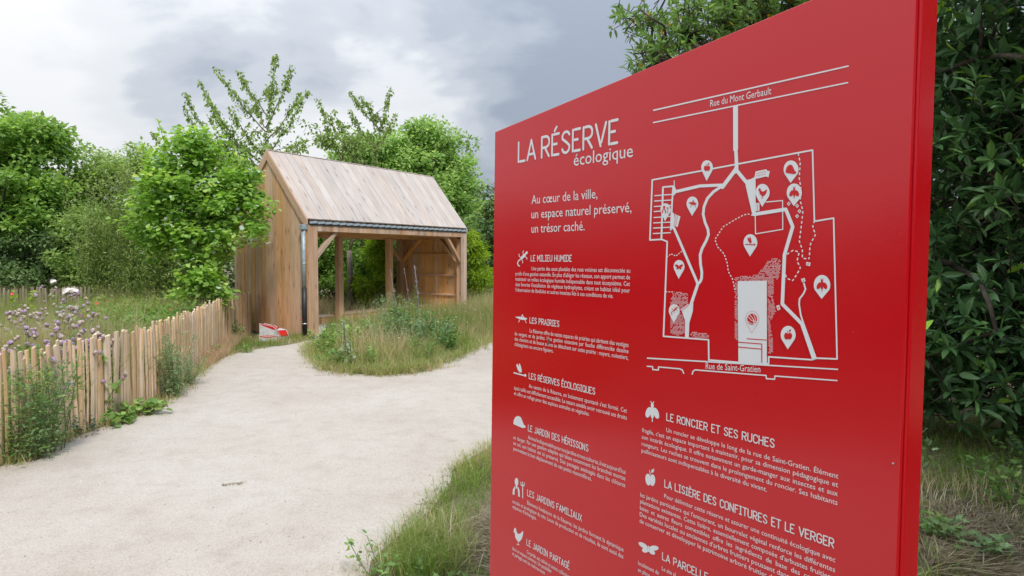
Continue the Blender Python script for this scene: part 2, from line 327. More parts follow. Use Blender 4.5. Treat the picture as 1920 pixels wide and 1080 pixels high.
LEFT_EDGE = gp((-160, 925), (0, 874), (55, 860), (95, 838), (130, 822), (200, 798), (290, 765), (338, 737), (372, 705), (398, 680), (440, 663), (490, 653), (545, 646))
CAB_O = np.array([-3.8419, 12.5716, 0]); CAB_YAW = 1.0274; CL, CWD = 5.1228, 2.1559
lv = np.array([math.cos(CAB_YAW), math.sin(CAB_YAW), 0]); wv = np.array([-math.sin(CAB_YAW), math.cos(CAB_YAW), 0])
cab = lambda s, d: tuple((CAB_O + lv * s + wv * d)[:2])
ISL_EDGE = gp((594, 645), (584, 660), (600, 682), (625, 697), (700, 703), (765, 700), (808, 689), (850, 673), (922, 641), (1010, 615), (1120, 592))
NEAR_EDGE = gp((660, 1120), (690, 1052), (745, 1008), (800, 962), (830, 925), (848, 882), (885, 855), (925, 836), (1010, 806), (1150, 765), (1400, 705))
PATH = LEFT_EDGE + [cab(-0.15, -0.25), cab(0.35, -0.05)] + ISL_EDGE + [(9.5, 19.0), (9.5, 12.0)] + NEAR_EDGE[::-1] + [(-0.75, 2.4), (-1.3, 0.4), (-1.7, -2.5), (-1.5, -13), (-4.8, -13), (-4.5, 0.5)]
tag(flat('path', PATH, M_PATH, amp=0.022), 'pale sandy footpath curving past the wooden shelter', kind='structure')
BACKPATH = gp((875, 578), (1000, 576), (1250, 574)) + [(12, 24.5), (3, 23), (-1.3, 22.6)]
tag(flat('footpath', BACKPATH, M_PATH, amp=0.05, z=0.003, step=.6), 'pale far path beyond the shelter', kind='structure')

# ------------------------------------------------------------------ information sign
SY, S1, S2 = 0.9423, 0.0050, -0.0168
ds = np.array([math.cos(SY) * math.cos(S1), -math.sin(SY) * math.cos(S1), math.sin(S1)])
n0 = np.cross([math.cos(SY), -math.sin(SY), 0], [0, 0, 1.0]); upv = np.array([0, 0, 1.0]) + S2 * n0
upv -= ds * np.dot(upv, ds); upv /= np.linalg.norm(upv); nrm = np.cross(ds, upv)
P0 = W(927, 248, 2.3)
P0 = P0 - upv * (P0[2] / upv[2])                 # foot of the left edge, on the ground
def S(px, py):
    d = ray(px, py); t = np.dot(P0 - EYEP, nrm) / np.dot(d, nrm); q = EYEP + d * t - P0
    return np.array([np.dot(q, ds), np.dot(q, upv)])
sign = empty('information_sign', label='tall glossy red information panel with white map and text at the right of the path', cat='sign')
sign.matrix_world = Matrix([[ds[0], upv[0], nrm[0], P0[0]], [ds[1], upv[1], nrm[1], P0[1]], [ds[2], upv[2], nrm[2], P0[2]], [0, 0, 0, 1]])
def red_mat(name, bump):
    m, nt, p, out = mat_new(name); p.inputs['Base Color'].default_value = (0.54, 0.0010, 0.0085, 1)
    p.inputs['IOR'].default_value = 1.56
    tc = N(nt, 'ShaderNodeTexCoord'); n = N(nt, 'ShaderNodeTexNoise'); n.inputs['Scale'].default_value = 100; n.inputs['Detail'].default_value = 3; nt.links.new(tc.outputs['Object'], n.inputs['Vector'])
    w = N(nt, 'ShaderNodeTexNoise'); w.inputs['Scale'].default_value = 1.6; w.inputs['Detail'].default_value = 2; nt.links.new(tc.outputs['Object'], w.inputs['Vector'])
    # fine dust and smears
    d = N(nt, 'ShaderNodeTexNoise'); d.inputs['Scale'].default_value = 9; d.inputs['Detail'].default_value = 9; d.inputs['Roughness'].default_value = 0.75; nt.links.new(tc.outputs['Object'], d.inputs['Vector'])
    r = ramp(nt, [(0.35, 0.15), (0.7, 0.20)]); nt.links.new(d.outputs[0], r.inputs[0]); nt.links.new(r.outputs[0], p.inputs['Roughness'])
    vo = N(nt, 'ShaderNodeTexVoronoi'); vo.inputs['Scale'].default_value = 22; nt.links.new(tc.outputs['Object'], vo.inputs['Vector'])
    sp = ramp(nt, [(0.02, 1.0), (0.035, 0.0)]); nt.links.new(vo.outputs['Distance'], sp.inputs[0])
    sel = math_n(nt, 'MULTIPLY', sp.outputs[0], math_n(nt, 'GREATER_THAN', d.outputs[0], 0.55))
    dm = N(nt, 'ShaderNodeMix', data_type='RGBA'); dm.inputs[6].default_value = (0.54, 0.0010, 0.0085, 1); dm.inputs[7].default_value = (0.62, 0.30, 0.26, 1); nt.links.new(math_n(nt, 'MULTIPLY', sel, 0.45), dm.inputs[0]); nt.links.new(dm.outputs[2], p.inputs['Base Color'])
    b1 = N(nt, 'ShaderNodeBump'); b1.inputs['Strength'].default_value = 0.06; b1.inputs['Distance'].default_value = 0.02; nt.links.new(w.outputs[0], b1.inputs['Height'])
    b = N(nt, 'ShaderNodeBump'); b.inputs['Strength'].default_value = bump; b.inputs['Distance'].default_value = 0.0012; nt.links.new(n.outputs[0], b.inputs['Height']); nt.links.new(b1.outputs[0], b.inputs['Normal'])
    nt.links.new(b.outputs[0], p.inputs['Normal'])
    return m
M_RED = red_mat('red_lacquer', 0.13)
M_PRINT = simple('white_print', (0.70, 0.71, 0.74), 0.35); M_REDPRINT = simple('red_print', (0.55, 0.004, 0.012), 0.35)
uL = (S(927, 248)[0] + S(919, 1080)[0]) / 2; uR = (S(1717, 0)[0] + S(1681, 1080)[0]) / 2
tl, tp = S(927, 248), S(1520, 0); slope = (tp[1] - tl[1]) / (tp[0] - tl[0])
vt = lambda u: tl[1] + slope * (u - tl[0])
def slab(name, u0, u1, z0, z1, mat, bev, drop=0.0, vb=0.0):
    V = [(u0, vb, z0), (u1, vb, z0), (u1, vt(u1) - drop, z0), (u0, vt(u0) - drop, z0), (u0, vb, z1), (u1, vb, z1), (u1, vt(u1) - drop, z1), (u0, vt(u0) - drop, z1)]
    o = pyobj(name, V, [(0, 3, 2, 1), (4, 5, 6, 7), (0, 1, 5, 4), (1, 2, 6, 5), (2, 3, 7, 6), (3, 0, 4, 7)], mat, sign)
    return bevel(o, bev, 3)
slab('face_panel', uL, uR, -0.010, 0.0, M_RED, 0.0018)
slab('inner_core', uL + .01, uR - .007, -0.018, -0.0102, M_IRON, 0.0005, .01, .01)  # black: the shade of the groove is put into its colour
slab('casing', uL, uR + .002, -0.088, -0.0182, M_RED, 0.006)
link('rivet', tubes_mesh('rivet', [(np.array([(uR - .012, S(1687, 872)[1], 0.0), (uR - .012, S(1687, 872)[1], .0016)]), .0020)], 10), sign, M_WIRE)
def print_part(name, polys, z, mat, label=None):
    V, Fc = [], []
    for iq, q in enumerate(polys):
        b = len(V); V += [(p[0], p[1], z + (iq % 97) * 5e-6) for p in q]; Fc.append(tuple(range(b, b + len(q))))
    # faces must look out of the sheet
    fixed = []
    for fc in Fc:
        a = sum(V[fc[i]][0] * V[fc[(i + 1) % len(fc)]][1] - V[fc[(i + 1) % len(fc)]][0] * V[fc[i]][1] for i in range(len(fc)))
        fixed.append(fc if a > 0 else tuple(reversed(fc)))
    o = pyobj(name, V, fixed, mat, sign)
    if label: o['label'] = label
    return o
def stroke(pts, w, cap=True, n=7):
    """one continuous rounded stroke as quads and discs (2D)"""
    out = []; pts = [np.array(p, float) for p in pts]
    for a, b in zip(pts[:-1], pts[1:]):
        d = b - a; L = np.linalg.norm(d)
        if L < 1e-9: continue
        nn = np.array([-d[1], d[0]]) / L * w / 2; out.append([a + nn, a - nn, b - nn, b + nn])
    dots = pts if cap else pts[1:-1]
    for p in dots: out.append([p + w / 2 * np.array([math.cos(t), math.sin(t)]) for t in np.linspace(0, 2 * math.pi, n + 3, endpoint=False)])
    return out
def arc(cx, cy, rx_, ry_, a0, a1, n=9):
    return [(cx + rx_ * math.cos(math.radians(t)), cy + ry_ * math.sin(math.radians(t))) for t in np.linspace(a0, a1, n)]
# single-line capital letters: width, strokes in a unit-high box
GL = {
 'L': (.46, [[(0, 1), (0, 0)], [(.10, 0), (.42, 0)]]), 'A': (.56, [[(.25, .98), (0, 0)], [(.25, .98), (.52, 0)], [(.13, .27), (.36, .27)]]),
 'R': (.52, [[(0, 1), (0, 0)], [(.08, 1)] + arc(.24, .76, .22, .24, 85, -5, 6), arc(.24, .68, .22, .22, -5, -90, 5) + [(.08, .46)], [(.24, .38), (.46, 0)]]),
 'E': (.46, [[(0, 1), (0, 0)], [(.10, 1), (.40, 1)], [(.10, .52), (.28, .52)], [(.10, 0), (.40, 0)]]),
 'S': (.50, [arc(.23, .76, .21, .24, 20, 90, 4)[0:4] + arc(.23, .76, .21, .24, 90, 200, 6)[1:] + [(.30, .46)] + arc(.23, .25, .21, .25, 40, -90, 7)[1:] + arc(.23, .25, .21, .25, -90, -165, 4)[1:]]),
 'V': (.56, [[(0, 1), (.26, 0)], [(.52, 1), (.30, .16)]]),
 'M': (.62, [[(0, 0), (0, 1)], [(0, 1), (.28, .35)], [(.28, .35), (.56, 1)], [(.56, 1), (.56, 0)]]),
 'I': (.34, [[(.14, 1), (.14, 0)], [(0, 1), (.28, 1)], [(0, 0), (.28, 0)]]),
 'U': (.54, [[(0, 1), (0, .25)] + arc(.24, .25, .24, .25, 180, 360, 9) + [(.48, 1)]]), 'H': (.54, [[(0, 1), (0, 0)], [(.46, 1), (.46, 0)], [(.06, .5), (.40, .5)]]),
 'D': (.54, [[(0, 1), (0, 0)], [(.06, 1)] + arc(.18, .72, .28, .28, 90, 0, 5) + arc(.18, .28, .28, .28, 0, -90, 5) + [(.06, 0)]]),
 'P': (.50, [[(0, 1), (0, 0)], [(.06, 1)] + arc(.22, .73, .22, .27, 90, -90, 8) + [(.06, .46)]]), 'C': (.52, [arc(.25, .74, .24, .26, 15, 180, 8) + arc(.25, .26, .24, .26, 180, 345, 8)]),
 'O': (.56, [arc(.25, .74, .25, .26, 0, 180, 9) + arc(.25, .26, .25, .26, 180, 360, 9) + [(.5, .74)]]), 'G': (.56, [arc(.25, .74, .25, .26, 20, 180, 8) + arc(.25, .26, .25, .26, 180, 360, 9) + [(.5, .48), (.30, .48)]]),
 'Q': (.56, [arc(.25, .74, .25, .26, 0, 180, 9) + arc(.25, .26, .25, .26, 180, 360, 9) + [(.5, .74)], [(.32, .2), (.52, -.06)]]), 'N': (.56, [[(0, 0), (0, 1)], [(0, 1), (.46, 0)], [(.46, 0), (.46, 1)]]),
 'J': (.44, [[(.36, 1), (.36, .25)] + arc(.18, .25, .18, .25, 0, -150, 7)]), 'F': (.44, [[(0, 1), (0, 0)], [(.08, 1), (.40, 1)], [(.08, .52), (.30, .52)]]),
 'X': (.52, [[(0, 1), (.46, 0)], [(.46, 1), (0, 0)]]), 'T': (.50, [[(.23, 1), (.23, 0)], [(0, 1), (.46, 1)]]), ' ': (.26, [])}
def heading(name, text, pL, pR, cap_px, w, label=None):
    """pL, pR: base line ends seen in the photograph, on the plane of the sheet"""
    a, b = S(*pL), S(*pR); c = S(pL[0], pL[1] - cap_px); h = c[1] - a[1]
    acc = {'É': ('E', [(.14, 1.16), (.26, 1.34)]), 'È': ('E', [(.10, 1.34), (.24, 1.16)])}
    x, st = 0.0, []
    for i, ch in enumerate(text):
        base, ac = acc.get(ch, (ch, None)); adv, ss = GL[base]
        for s_ in ss: st.append([(x + p[0], p[1]) for p in s_])
        if ac: st.append([(x + p[0], p[1]) for p in ac])
        x += adv + .13; last = x - .13 - .08
    sx = (b[0] - a[0]) / last; polys = []
    for s_ in st: polys += stroke([(a[0] + p[0] * sx, a[1] + p[1] * h) for p in s_], w)
    return print_part(name, polys, 0.0009, M_PRINT, label)
heading('title', 'LA', (972.5, 303.5), (1003, 297.6), 36, 0.0078)
heading('title', 'RÉSERVE', (1016, 295.2), (1157, 268), 37.5, 0.0078)
HEADS = [('LE MILIEU HUMIDE', (995.8, 489.5), (1072, 490.3), 10.6), ('LES PRAIRIES', (993.7, 605.4), (1048.5, 611.9), 10.0), ('LES RÉSERVES ÉCOLOGIQUES', (992.2, 709.8), (1115.6, 740), 10.5),
 ('LE JARDIN DES HÉRISSONS', (990.7, 807.6), (1103, 845.9), 11), ('LES JARDINS FAMILIAUX', (989.3, 929), (1091, 978.5), 11), ('LE JARDIN PARTAGÉ', (988, 1021.6), (1068, 1066.8), 11),
 ('LE RONCIER ET SES RUCHES', (1250.4, 788), (1451.5, 839.3), 13.3), ('LA LISIÈRE DES CONFITURES ET LE VERGER', (1246.7, 913), (1563, 1027.4), 13.3), ('LA PARCELLE', (1242.5, 1049), (1327, 1088), 13.3)]
for t, a, b, c in HEADS: heading('heading', t, a, b, c, 0.0026)

# running text, set with Blender's own type face and turned into meshes
_tc = bpy.data.curves.new('type', 'FONT'); _to = bpy.data.objects.new('type', _tc); C.objects.link(_to); _tc.resolution_u = 2; _tc.size = 1.0; _tc.offset = 0.0
def set_type(text, space=1.0):
    _tc.body = text; _tc.space_word = space; bpy.context.view_layer.update()
    dg = bpy.context.evaluated_depsgraph_get(); ob = _to.evaluated_get(dg); me = ob.to_mesh()
    V = np.zeros(len(me.vertices) * 3); me.vertices.foreach_get('co', V); V = V.reshape(-1, 3); F = [tuple(p.vertices) for p in me.polygons]; ob.to_mesh_clear()
    return V, F
_capV, _ = set_type('H'); CAP = _capV[:, 1].max()
def type_lines(name, lines, cap_h, cond, label=None, thick=0.0):
    """lines: (text, u0, v, u1 or None, u_end or None); cond: letter width factor"""
    AV, AF = [], []; sc_ = cap_h / CAP; ks = []
    for text, u0, v0, u1, fit in lines:
        if u1 is not None and not fit: V, F = set_type(text); ks.append((u1 - u0) / (V[:, 0].max() - V[:, 0].min()) / sc_)
    if ks: cond = float(np.median(ks)) * .985
    for text, u0, v0, u1, fit in lines:
        V, F = set_type(text); x0, x1 = V[:, 0].min(), V[:, 0].max(); k = sc_ * cond
        if u1 is not None:
            want = (u1 - u0); k2 = want / (x1 - x0)
            if fit: k = k2
            else:
                V2, _ = set_type(text, 1.6); per = ((V2[:, 0].max() - V2[:, 0].min()) - (x1 - x0)) / 0.6
                sp = 1 + (want / k - (x1 - x0)) / per; 
                if sp < 0.35: k = k * want / (k * (x1 - x0 + per * (0.35 - 1))); sp = 0.35
                V, F = set_type(text, sp); x0 = V[:, 0].min()
        b = len(AV); AV += [(u0 + (p[0] - x0) * k, v0 + p[1] * sc_, 0.0009) for p in V]; AF += [tuple(i + b for i in f_) for f_ in F]
    o = pyobj(name, AV, AF, M_PRINT, sign)
    if label: o['label'] = label
    return o
def fitline(text, pL, pR, cap_px, name, label=None):
    a, b = S(*pL), S(*pR); h = S(pL[0], pL[1] - cap_px)[1] - a[1]
    # the base line may itself be tilted on the sheet: shear it
    o = type_lines(name, [(text, a[0], a[1], b[0], True)], h, 1.0, label); me = o.data; k = (b[1] - a[1]) / (b[0] - a[0])
    for v_ in me.vertices: v_.co.y += (v_.co.x - a[0]) * k
    return o
fitline('écologique', (1076, 311.3), (1187, 294), 22.5, 'subtitle')
for t, a, b in (('Au cœur de la ville,', (997, 382.6), (1120.5, 371.5)), ('un espace naturel préservé,', (996.8, 409.7), (1184.5, 397.6)), ('un trésor caché.', (996.8, 436.7), (1096.5, 432))):
    a2 = S(*a); b2 = S(*b); fitline(t, a, b, 16.2, 'intro_line')
fitline('Rue du Mont Gerbault', (1332, 200.3), (1446.5, 176.5), 12.5, 'street_name')
fitline('Rue de Saint-Gratien', (1323.5, 691.5), (1426, 698.2), 11.5, 'street_name')
def para(first, rest, col_right, cap_px, last_end=None, justify=True, cond=0.86):
    (t0, p0) = first; a = S(*p0); h = S(p0[0], p0[1] - cap_px)[1] - a[1]; uR_ = S(*col_right)[0]
    L = [(t0, a[0], a[1], uR_ if justify else None, False)]
    for i, (t, p) in enumerate(rest):
        q = S(*p); end = uR_; lastl = i == len(rest) - 1
        if not justify: L.append((t, q[0], q[1], None, False)); continue
        if lastl and last_end is not None: L.append((t, q[0], q[1], S(last_end, p[1] + 15)[0], True)); continue
        L.append((t, q[0], q[1], end, False))
    return type_lines('section_text', L, h, cond)
para(('Une partie des eaux pluviales des rues voisines est déconnectée au', (997, 506.7)), [
 ("profit d'une gestion naturelle. En plus d'alléger les réseaux, son apport permet de", (967, 516.1)), ('maintenir un milieu écologique humide indispensable dans tout écosystème. Cet', (967, 526.2)),
 ("état favorise l'installation de végétaux hydrophytes, créant un habitat idéal pour", (967, 536.2)), ("l'observation de libellules et autres insectes liés à ces conditions de vie.", (967, 546.3))], (1181.7, 524), 7.0, 1150)
para(('La Réserve offre de vastes espaces de prairies qui abritent des vestiges', (993.7, 623.2)), [
 ('de vergers et de jardins. Une gestion extensive par fauche différenciée dessine', (965.5, 628.5)), ('des chemins et de beaux arbres se détachent sur cette prairie : noyers, noisetiers,', (965.4, 638.4)),
 ('châtaigniers ou encore figuiers.', (965.2, 648.3))], (1178.8, 650), 7.0, 1037.6)
para(("Au centre de la Réserve, un boisement spontané s'est formé. Cet", (992, 726.5)), [
 ('épais taillis est difficilement accessible. La nature semble avoir retrouvé ses droits', (964.4, 730.0)), ('et offre un refuge pour des espèces animales et végétales.', (964.3, 740.2))], (1175.8, 780), 7.0, 1105.7)
para(("Animal indispensable pour nos jardins et nos cultures, il est aujourd'hui", (990.4, 822.9)), [
 ('en danger. Par une gestion adaptée qui laisse notamment les branches mortes', (963, 822.7)), ('au sol, son habitat est ici préservé. Des passages aménagés dans les clôtures', (963, 833.2)),
 ('permettent le bon déplacement de ces petits mammifères.', (963, 843.7))], (1173, 895), 7.0, 1110.4)
para(('Éléments fondateurs de la Réserve, les jardins forment la dynamique', (988.8, 945.4)), [
 ('sociale et écologique du site. Lieux de production et de récoltes, ils sont aussi des', (961.5, 942.6)), ("espaces d'échanges.", (961.5, 952.2))], (1169.3, 1040), 7.0, 1006.5)
para(('Ce jardin est cultivé et animé collectivement', (988, 1037.4)), [('dans un espace commun. Un poulailler', (961, 1030.5)), ('et partage sont les maîtres-mots', (961, 1040.2))], (1168, 1100), 7.0, justify=False, cond=.74)
para(('Un roncier se développe le long de la rue de Saint-Gratien. Élément', (1249.6, 809.6)), [
 ("fragile, c'est un espace important à maintenir, pour sa dimension pédagogique et", (1204.3, 809.6)), ('son intérêt écologique. Il offre notamment un garde-manger aux insectes et aux', (1204, 822.3)),
 ('rongeurs. Les ruches se trouvent dans le prolongement du roncier. Ses habitants', (1203.7, 835.0)), ('pollinisateurs sont indispensables à la diversité du vivant.', (1203.3, 847.7))], (1572, 905), 7.9, 1440)
para(('Pour délimiter cette réserve et assurer une continuité écologique avec', (1245.8, 933.3)), [
 ("les jardins particuliers qui l'entourent, un bourrelet végétal renforce les différentes", (1201, 930.8)), ("plantations existantes. Cette lisière, essentiellement composée d'arbustes fruitiers,", (1200.7, 943.0)),
 ('baies et autres fleurs comestibles offre les ingrédients de base des confitures.', (1200.3, 955.2)), ], (1567, 1040), 7.9)
type_lines('section_text', [("Des variétés locales ou anciennes d'arbres fruitiers poussent dans", S(1200, 967.4)[0], S(1200, 967.4)[1], S(1480, 1075)[0], True),
 ('de conserver et développer le patrimoine arboré fruitier du', S(1199.6, 979.6)[0], S(1199.6, 979.6)[1], S(1454, 1075)[0], True)], S(1200, 960)[1] - S(1200, 967.9)[1], .86)
para(('Le site pl', (1241.5, 1069)), [('localement de', (1197, 1058.5)), ('en place', (1196.7, 1071))], (1560, 1100), 7.9, justify=False, cond=.80)
C.objects.unlink(_to); bpy.data.objects.remove(_to)

# the map, laid out as polygons and strokes on the sheet
def ppoly(pts): return [S(*p) for p in pts]
def pstroke(pts, w_px, cap=True): return [[S(*q) for q in quad] for quad in stroke(pts, w_px, cap)]
def dashes(pts, w=2.2, on=5.0, off=4.2):
    out = []; P = [np.array(p, float) for p in pts]; seg = [np.linalg.norm(b - a) for a, b in zip(P[:-1], P[1:])]; T = sum(seg)
    def at(t):
        for (a, b), L in zip(zip(P[:-1], P[1:]), seg):
            if t <= L: return a + (b - a) * t / L
            t -= L
        return P[-1]
    t = 0
    while t < T: out += pstroke([at(t), at(min(T, t + on))], w, False); t += on + off
    return out
roads = pstroke([(1226, 206.9), (1591, 124)], 2.6) + pstroke([(1225.5, 230), (1590, 155)], 2.4)
roads += pstroke([(1214.5, 671.5), (1571, 692.5)], 2.5) + pstroke([(1214, 686.7), (1224, 687.4), (1224.5, 693), (1235, 693.7), (1235.3, 688), (1275, 691.5), (1280, 694), (1282.5, 700)], 2.3)
roads += pstroke([(1298.5, 701.5), (1300, 696), (1304, 693.5), (1437, 704), (1437.5, 710), (1453, 711), (1453.5, 705), (1570, 713.5)], 2.4)
print_part('map_road_line', roads, 0.0009, M_PRINT)['kind'] = 'stuff'
bd = pstroke([(1244.5, 630.5), (1251.5, 453), (1241, 448.8), (1219, 450), (1223.5, 337.5), (1524, 281.5), (1527.5, 415), (1563.5, 409), (1570, 673), (1532, 671.5), (1523, 674.5), (1441.7, 669), (1441.7, 682), (1386, 679.5), (1329.5, 675), (1329, 637), (1244.5, 630.5)], 2.9)
print_part('map_boundary', bd, 0.0009, M_PRINT)
pw = [ppoly([(1375, 199), (1384.3, 197), (1384.3, 281), (1375.3, 283)]), ppoly([(1377, 281), (1383.5, 281), (1385, 309), (1385, 321), (1380, 325.5), (1373.5, 325), (1378.5, 311)])]
pw += pstroke([(1379, 319), (1355, 351)], 7.0) + pstroke([(1382, 320), (1401, 343)], 6.8)
pw += pstroke([(1267, 359.5), (1313, 348.7), (1354, 347)], 5.6) + pstroke([(1354, 349), (1338, 360), (1327, 372), (1320.5, 388), (1319, 402), (1322.5, 417), (1328, 430), (1329, 440), (1325, 451), (1317, 466), (1313.3, 478), (1314, 495), (1316.5, 510), (1316, 522), (1313, 529), (1308, 532.5)], 5.0)
pw += pstroke([(1264.5, 428), (1309, 532)], 4.8) + pstroke([(1309, 533), (1295.5, 573)], 5.6)
pw += [ppoly([(1293, 571), (1300.5, 569), (1299.5, 584), (1293, 606), (1292, 634), (1285, 633), (1285.3, 602), (1279.5, 585)])]
pw += [ppoly([(1262, 349), (1265.5, 349), (1269, 357), (1268.5, 362), (1264, 367), (1261, 366)]), ppoly([(1258, 395), (1265, 401), (1265, 427), (1257.8, 432)])]
pw += [ppoly([(1398.7, 338), (1408, 336), (1416.3, 331.5), (1416.3, 403), (1411.8, 405), (1398.7, 348)])] + pstroke([(1414, 402), (1474, 392.5), (1487, 425), (1471.5, 478), (1467.5, 570), (1505, 608)], 6.6)
pw += [ppoly([(1501, 608), (1508, 604), (1532, 671), (1523.5, 674)])] + pstroke([(1508, 531), (1511, 542), (1507, 551), (1500, 560), (1499, 570), (1502, 590), (1506.5, 604)], 3.0)
print_part('map_path', pw, 0.0010, M_PRINT)
pl = pstroke([(1243.5, 352), (1240.5, 449)], 3.4) + pstroke([(1243.5, 351), (1264, 349)], 3.0) + pstroke([(1262.3, 350), (1258, 431)], 3.0) + pstroke([(1264.5, 339), (1265, 349)], 1.6)
for a, b, x0, x1 in ((367, 364.5, 1228, 1260), (377, 375, 1227.6, 1260), (387.3, 385, 1227.4, 1259.6), (396.8, 394, 1227, 1259.4), (408, 405.5, 1226.6, 1259), (418, 416.5, 1226, 1258.4), (427.7, 426, 1226, 1258), (438, 436.3, 1225.3, 1257.5)):
    pl += pstroke([(x0, a), (x1, b)], 2.0)
print_part('map_garden_plot', pl, 0.0008, M_PRINT)
huts = [ppoly([(1266.5, 401.5), (1276.3, 406), (1271, 426), (1262.8, 423)]), ppoly([(1276, 579.5), (1291, 569.5), (1293, 574), (1279.5, 584.5)]), ppoly([(1417.5, 321.5), (1438, 317.5), (1439, 320.3), (1444, 321), (1441.5, 332.3), (1436, 331), (1414, 336.5)]), ppoly([(1417.5, 380.5), (1424.5, 380.5), (1424.5, 395), (1417.5, 396.3)])]
huts += [ppoly([(1512.5, 491), (1520.3, 492.5), (1519.2, 499), (1512, 497.5)]), ppoly([(1502.5, 523), (1509, 521), (1511, 527.3), (1504.5, 529.3)]), ppoly([(1456, 573.5), (1461.5, 571.5), (1464, 580), (1458.5, 582)])]
for x, y in ((1479.5, 382), (1495.2, 386), (1499.6, 396), (1495.2, 405.3)): huts += pstroke([(x - 2.6, y), (x, y - 3), (x + 2.6, y), (x, y + 3), (x - 2.6, y)], 1.5)
huts += pstroke([(1437, 379), (1468, 376), (1468.3, 430), (1417.3, 438.6), (1416.6, 404)], 1.9) + pstroke([(1416.5, 332), (1416.7, 404)], 1.6)
print_part('map_building', huts, 0.0010, M_PRINT)['kind'] = 'stuff'
dt = dashes([(1412, 404), (1403, 401), (1395, 403), (1380, 411), (1356, 425.5), (1341, 449), (1346, 463), (1358, 476), (1364, 493), (1366, 509), (1374, 523), (1379, 545)], 2.0, 3.4, 3.2)
dt += dashes([(1251, 482), (1258.5, 476), (1268, 480), (1279, 471)], 1.8, 2.6, 2.6) + dashes([(1249, 547), (1265, 547.5)], 1.8, 2.6, 2.6)
dt += dashes([(1497, 287), (1501, 305), (1499, 335), (1502, 350), (1501, 376), (1506, 396), (1504, 415), (1501, 440), (1499, 452), (1505, 468), (1505, 484), (1518, 486), (1519, 465), (1521, 455), (1530, 440), (1524, 425), (1527, 416)])
dt += dashes([(1476, 477), (1488, 469), (1499, 473), (1495, 490), (1502, 502), (1487, 527), (1475, 521), (1473, 512)])
print_part('map_dotted_trail', dt, 0.0008, M_PRINT)['kind'] = 'stuff'
court = [ppoly([(1383.7, 527), (1438.3, 526.3), (1438.6, 682), (1385, 679)])]
print_part('map_court', court, 0.0010, M_PRINT)
print_part('map_court_line', pstroke([(1401, 635), (1438, 637.5)], 1.8, False) + pstroke([(1384, 641.3), (1429, 645), (1429, 680)], 1.8, False) + pstroke([(1385, 650.5), (1428, 654.5)], 1.8, False)
 + pstroke([(1439.3, 527), (1438.9, 668)], .8, False) + pstroke([(1268.5, 403), (1264.5, 423)], .7) + pstroke([(1271.5, 404.5), (1267.5, 424)], .7) + pstroke([(1278, 580.5), (1291, 571.5)], .7) + pstroke([(1279, 583), (1292, 573.5)], .7)
 + pstroke([(1419, 325.5), (1437, 321.5)], .7) + pstroke([(1419, 330), (1437, 326)], .7) + pstroke([(1420.8, 381.5), (1420.8, 395)], .7) + pstroke([(1516, 493.5), (1515.6, 496.5)], 1.6) + pstroke([(1506.4, 524.5), (1507, 526.8)], 1.6) + pstroke([(1459.6, 575.5), (1460.4, 578.5)], 1.5), 0.0013, M_REDPRINT)['kind'] = 'stuff'
def inside(x, y, P):
    c = False; j = len(P) - 1
    for i in range(len(P)):
        if (P[i][1] > y) != (P[j][1] > y) and x < (P[j][0] - P[i][0]) * (y - P[i][1]) / (P[j][1] - P[i][1]) + P[i][0]: c = not c
        j = i
    return c
hz = []
for P, st_ in (([(1380, 519), (1400, 517), (1421, 515), (1433, 500), (1441, 487), (1455, 483), (1463, 487), (1465, 497), (1460, 520), (1452, 530), (1450, 560), (1454, 575), (1455, 587), (1446, 600), (1445, 612), (1450, 640), (1449, 661), (1441, 664), (1439.8, 526), (1383, 525.5)], 2.35),
          ([(1379, 519), (1383.2, 526), (1383.8, 638), (1379, 636)], 2.35), ([(1262, 550), (1275, 546), (1289, 549), (1291, 568), (1275, 578), (1284, 604), (1284.5, 625), (1270, 629), (1257, 625), (1257.5, 570)], 2.35), ([(1295, 626), (1302, 621), (1317, 624), (1330, 626), (1330, 634), (1300, 633)], 2.2)):
    r = random.Random(3); x0, x1 = min(p[0] for p in P), max(p[0] for p in P); y0, y1 = min(p[1] for p in P), max(p[1] for p in P); y = y0; row = 0
    while y < y1:
        x = x0 + (row % 2) * 1.4
        while x < x1:
            if inside(x, y, P): a = r.choice((1, -1)) * r.uniform(.6, 1.1); hz += pstroke([(x - 1.1, y - a * .6), (x + 1.0, y + a * .6)], .85, False) if r.random() < .86 else []
            x += st_ * 1.2
        y += st_; row += 1
print_part('map_planting_hatch', hz, 0.0008, M_PRINT)['kind'] = 'stuff'
# pictograms: unit shapes (x right, y down, about -1..1): (polygons, strokes with width)
def ell(cx, cy, a, b, rot=0, n=14):
    c, s_ = math.cos(math.radians(rot)), math.sin(math.radians(rot))
    return [(cx + a * math.cos(t) * c - b * math.sin(t) * s_, cy + a * math.cos(t) * s_ + b * math.sin(t) * c) for t in np.linspace(0, 2 * math.pi, n, endpoint=False)]
apple = ([ell(-.32, .2, .42, .6, -8), ell(.32, .2, .42, .6, 8), [(-.3, -.1), (.3, -.1), (.3, .55), (-.3, .55)], [(.12, -.5), (.2, -.85), (.6, -1.0), (.5, -.65)]], [([(0, -.3), (-.1, -.75)], .1)])
bee = ([ell(0, -.62, .2, .26), ell(-.5, .1, .34, .58, 28), ell(.5, .1, .34, .58, -28), [(-.18, -.45), (.18, -.45), (.2, .5), (0, .7), (-.2, .5)]], [([(0, .5), (0, .95)], .13), ([(-.05, -.8), (-.2, -1)], .1), ([(.05, -.8), (.2, -1)], .1)])
butterfly = ([ell(-.55, -.2, .5, .3, 25), ell(.55, -.2, .5, .3, -25), ell(-.35, .35, .34, .28, -40), ell(.35, .35, .34, .28, 40), ell(0, .05, .08, .4)], [])
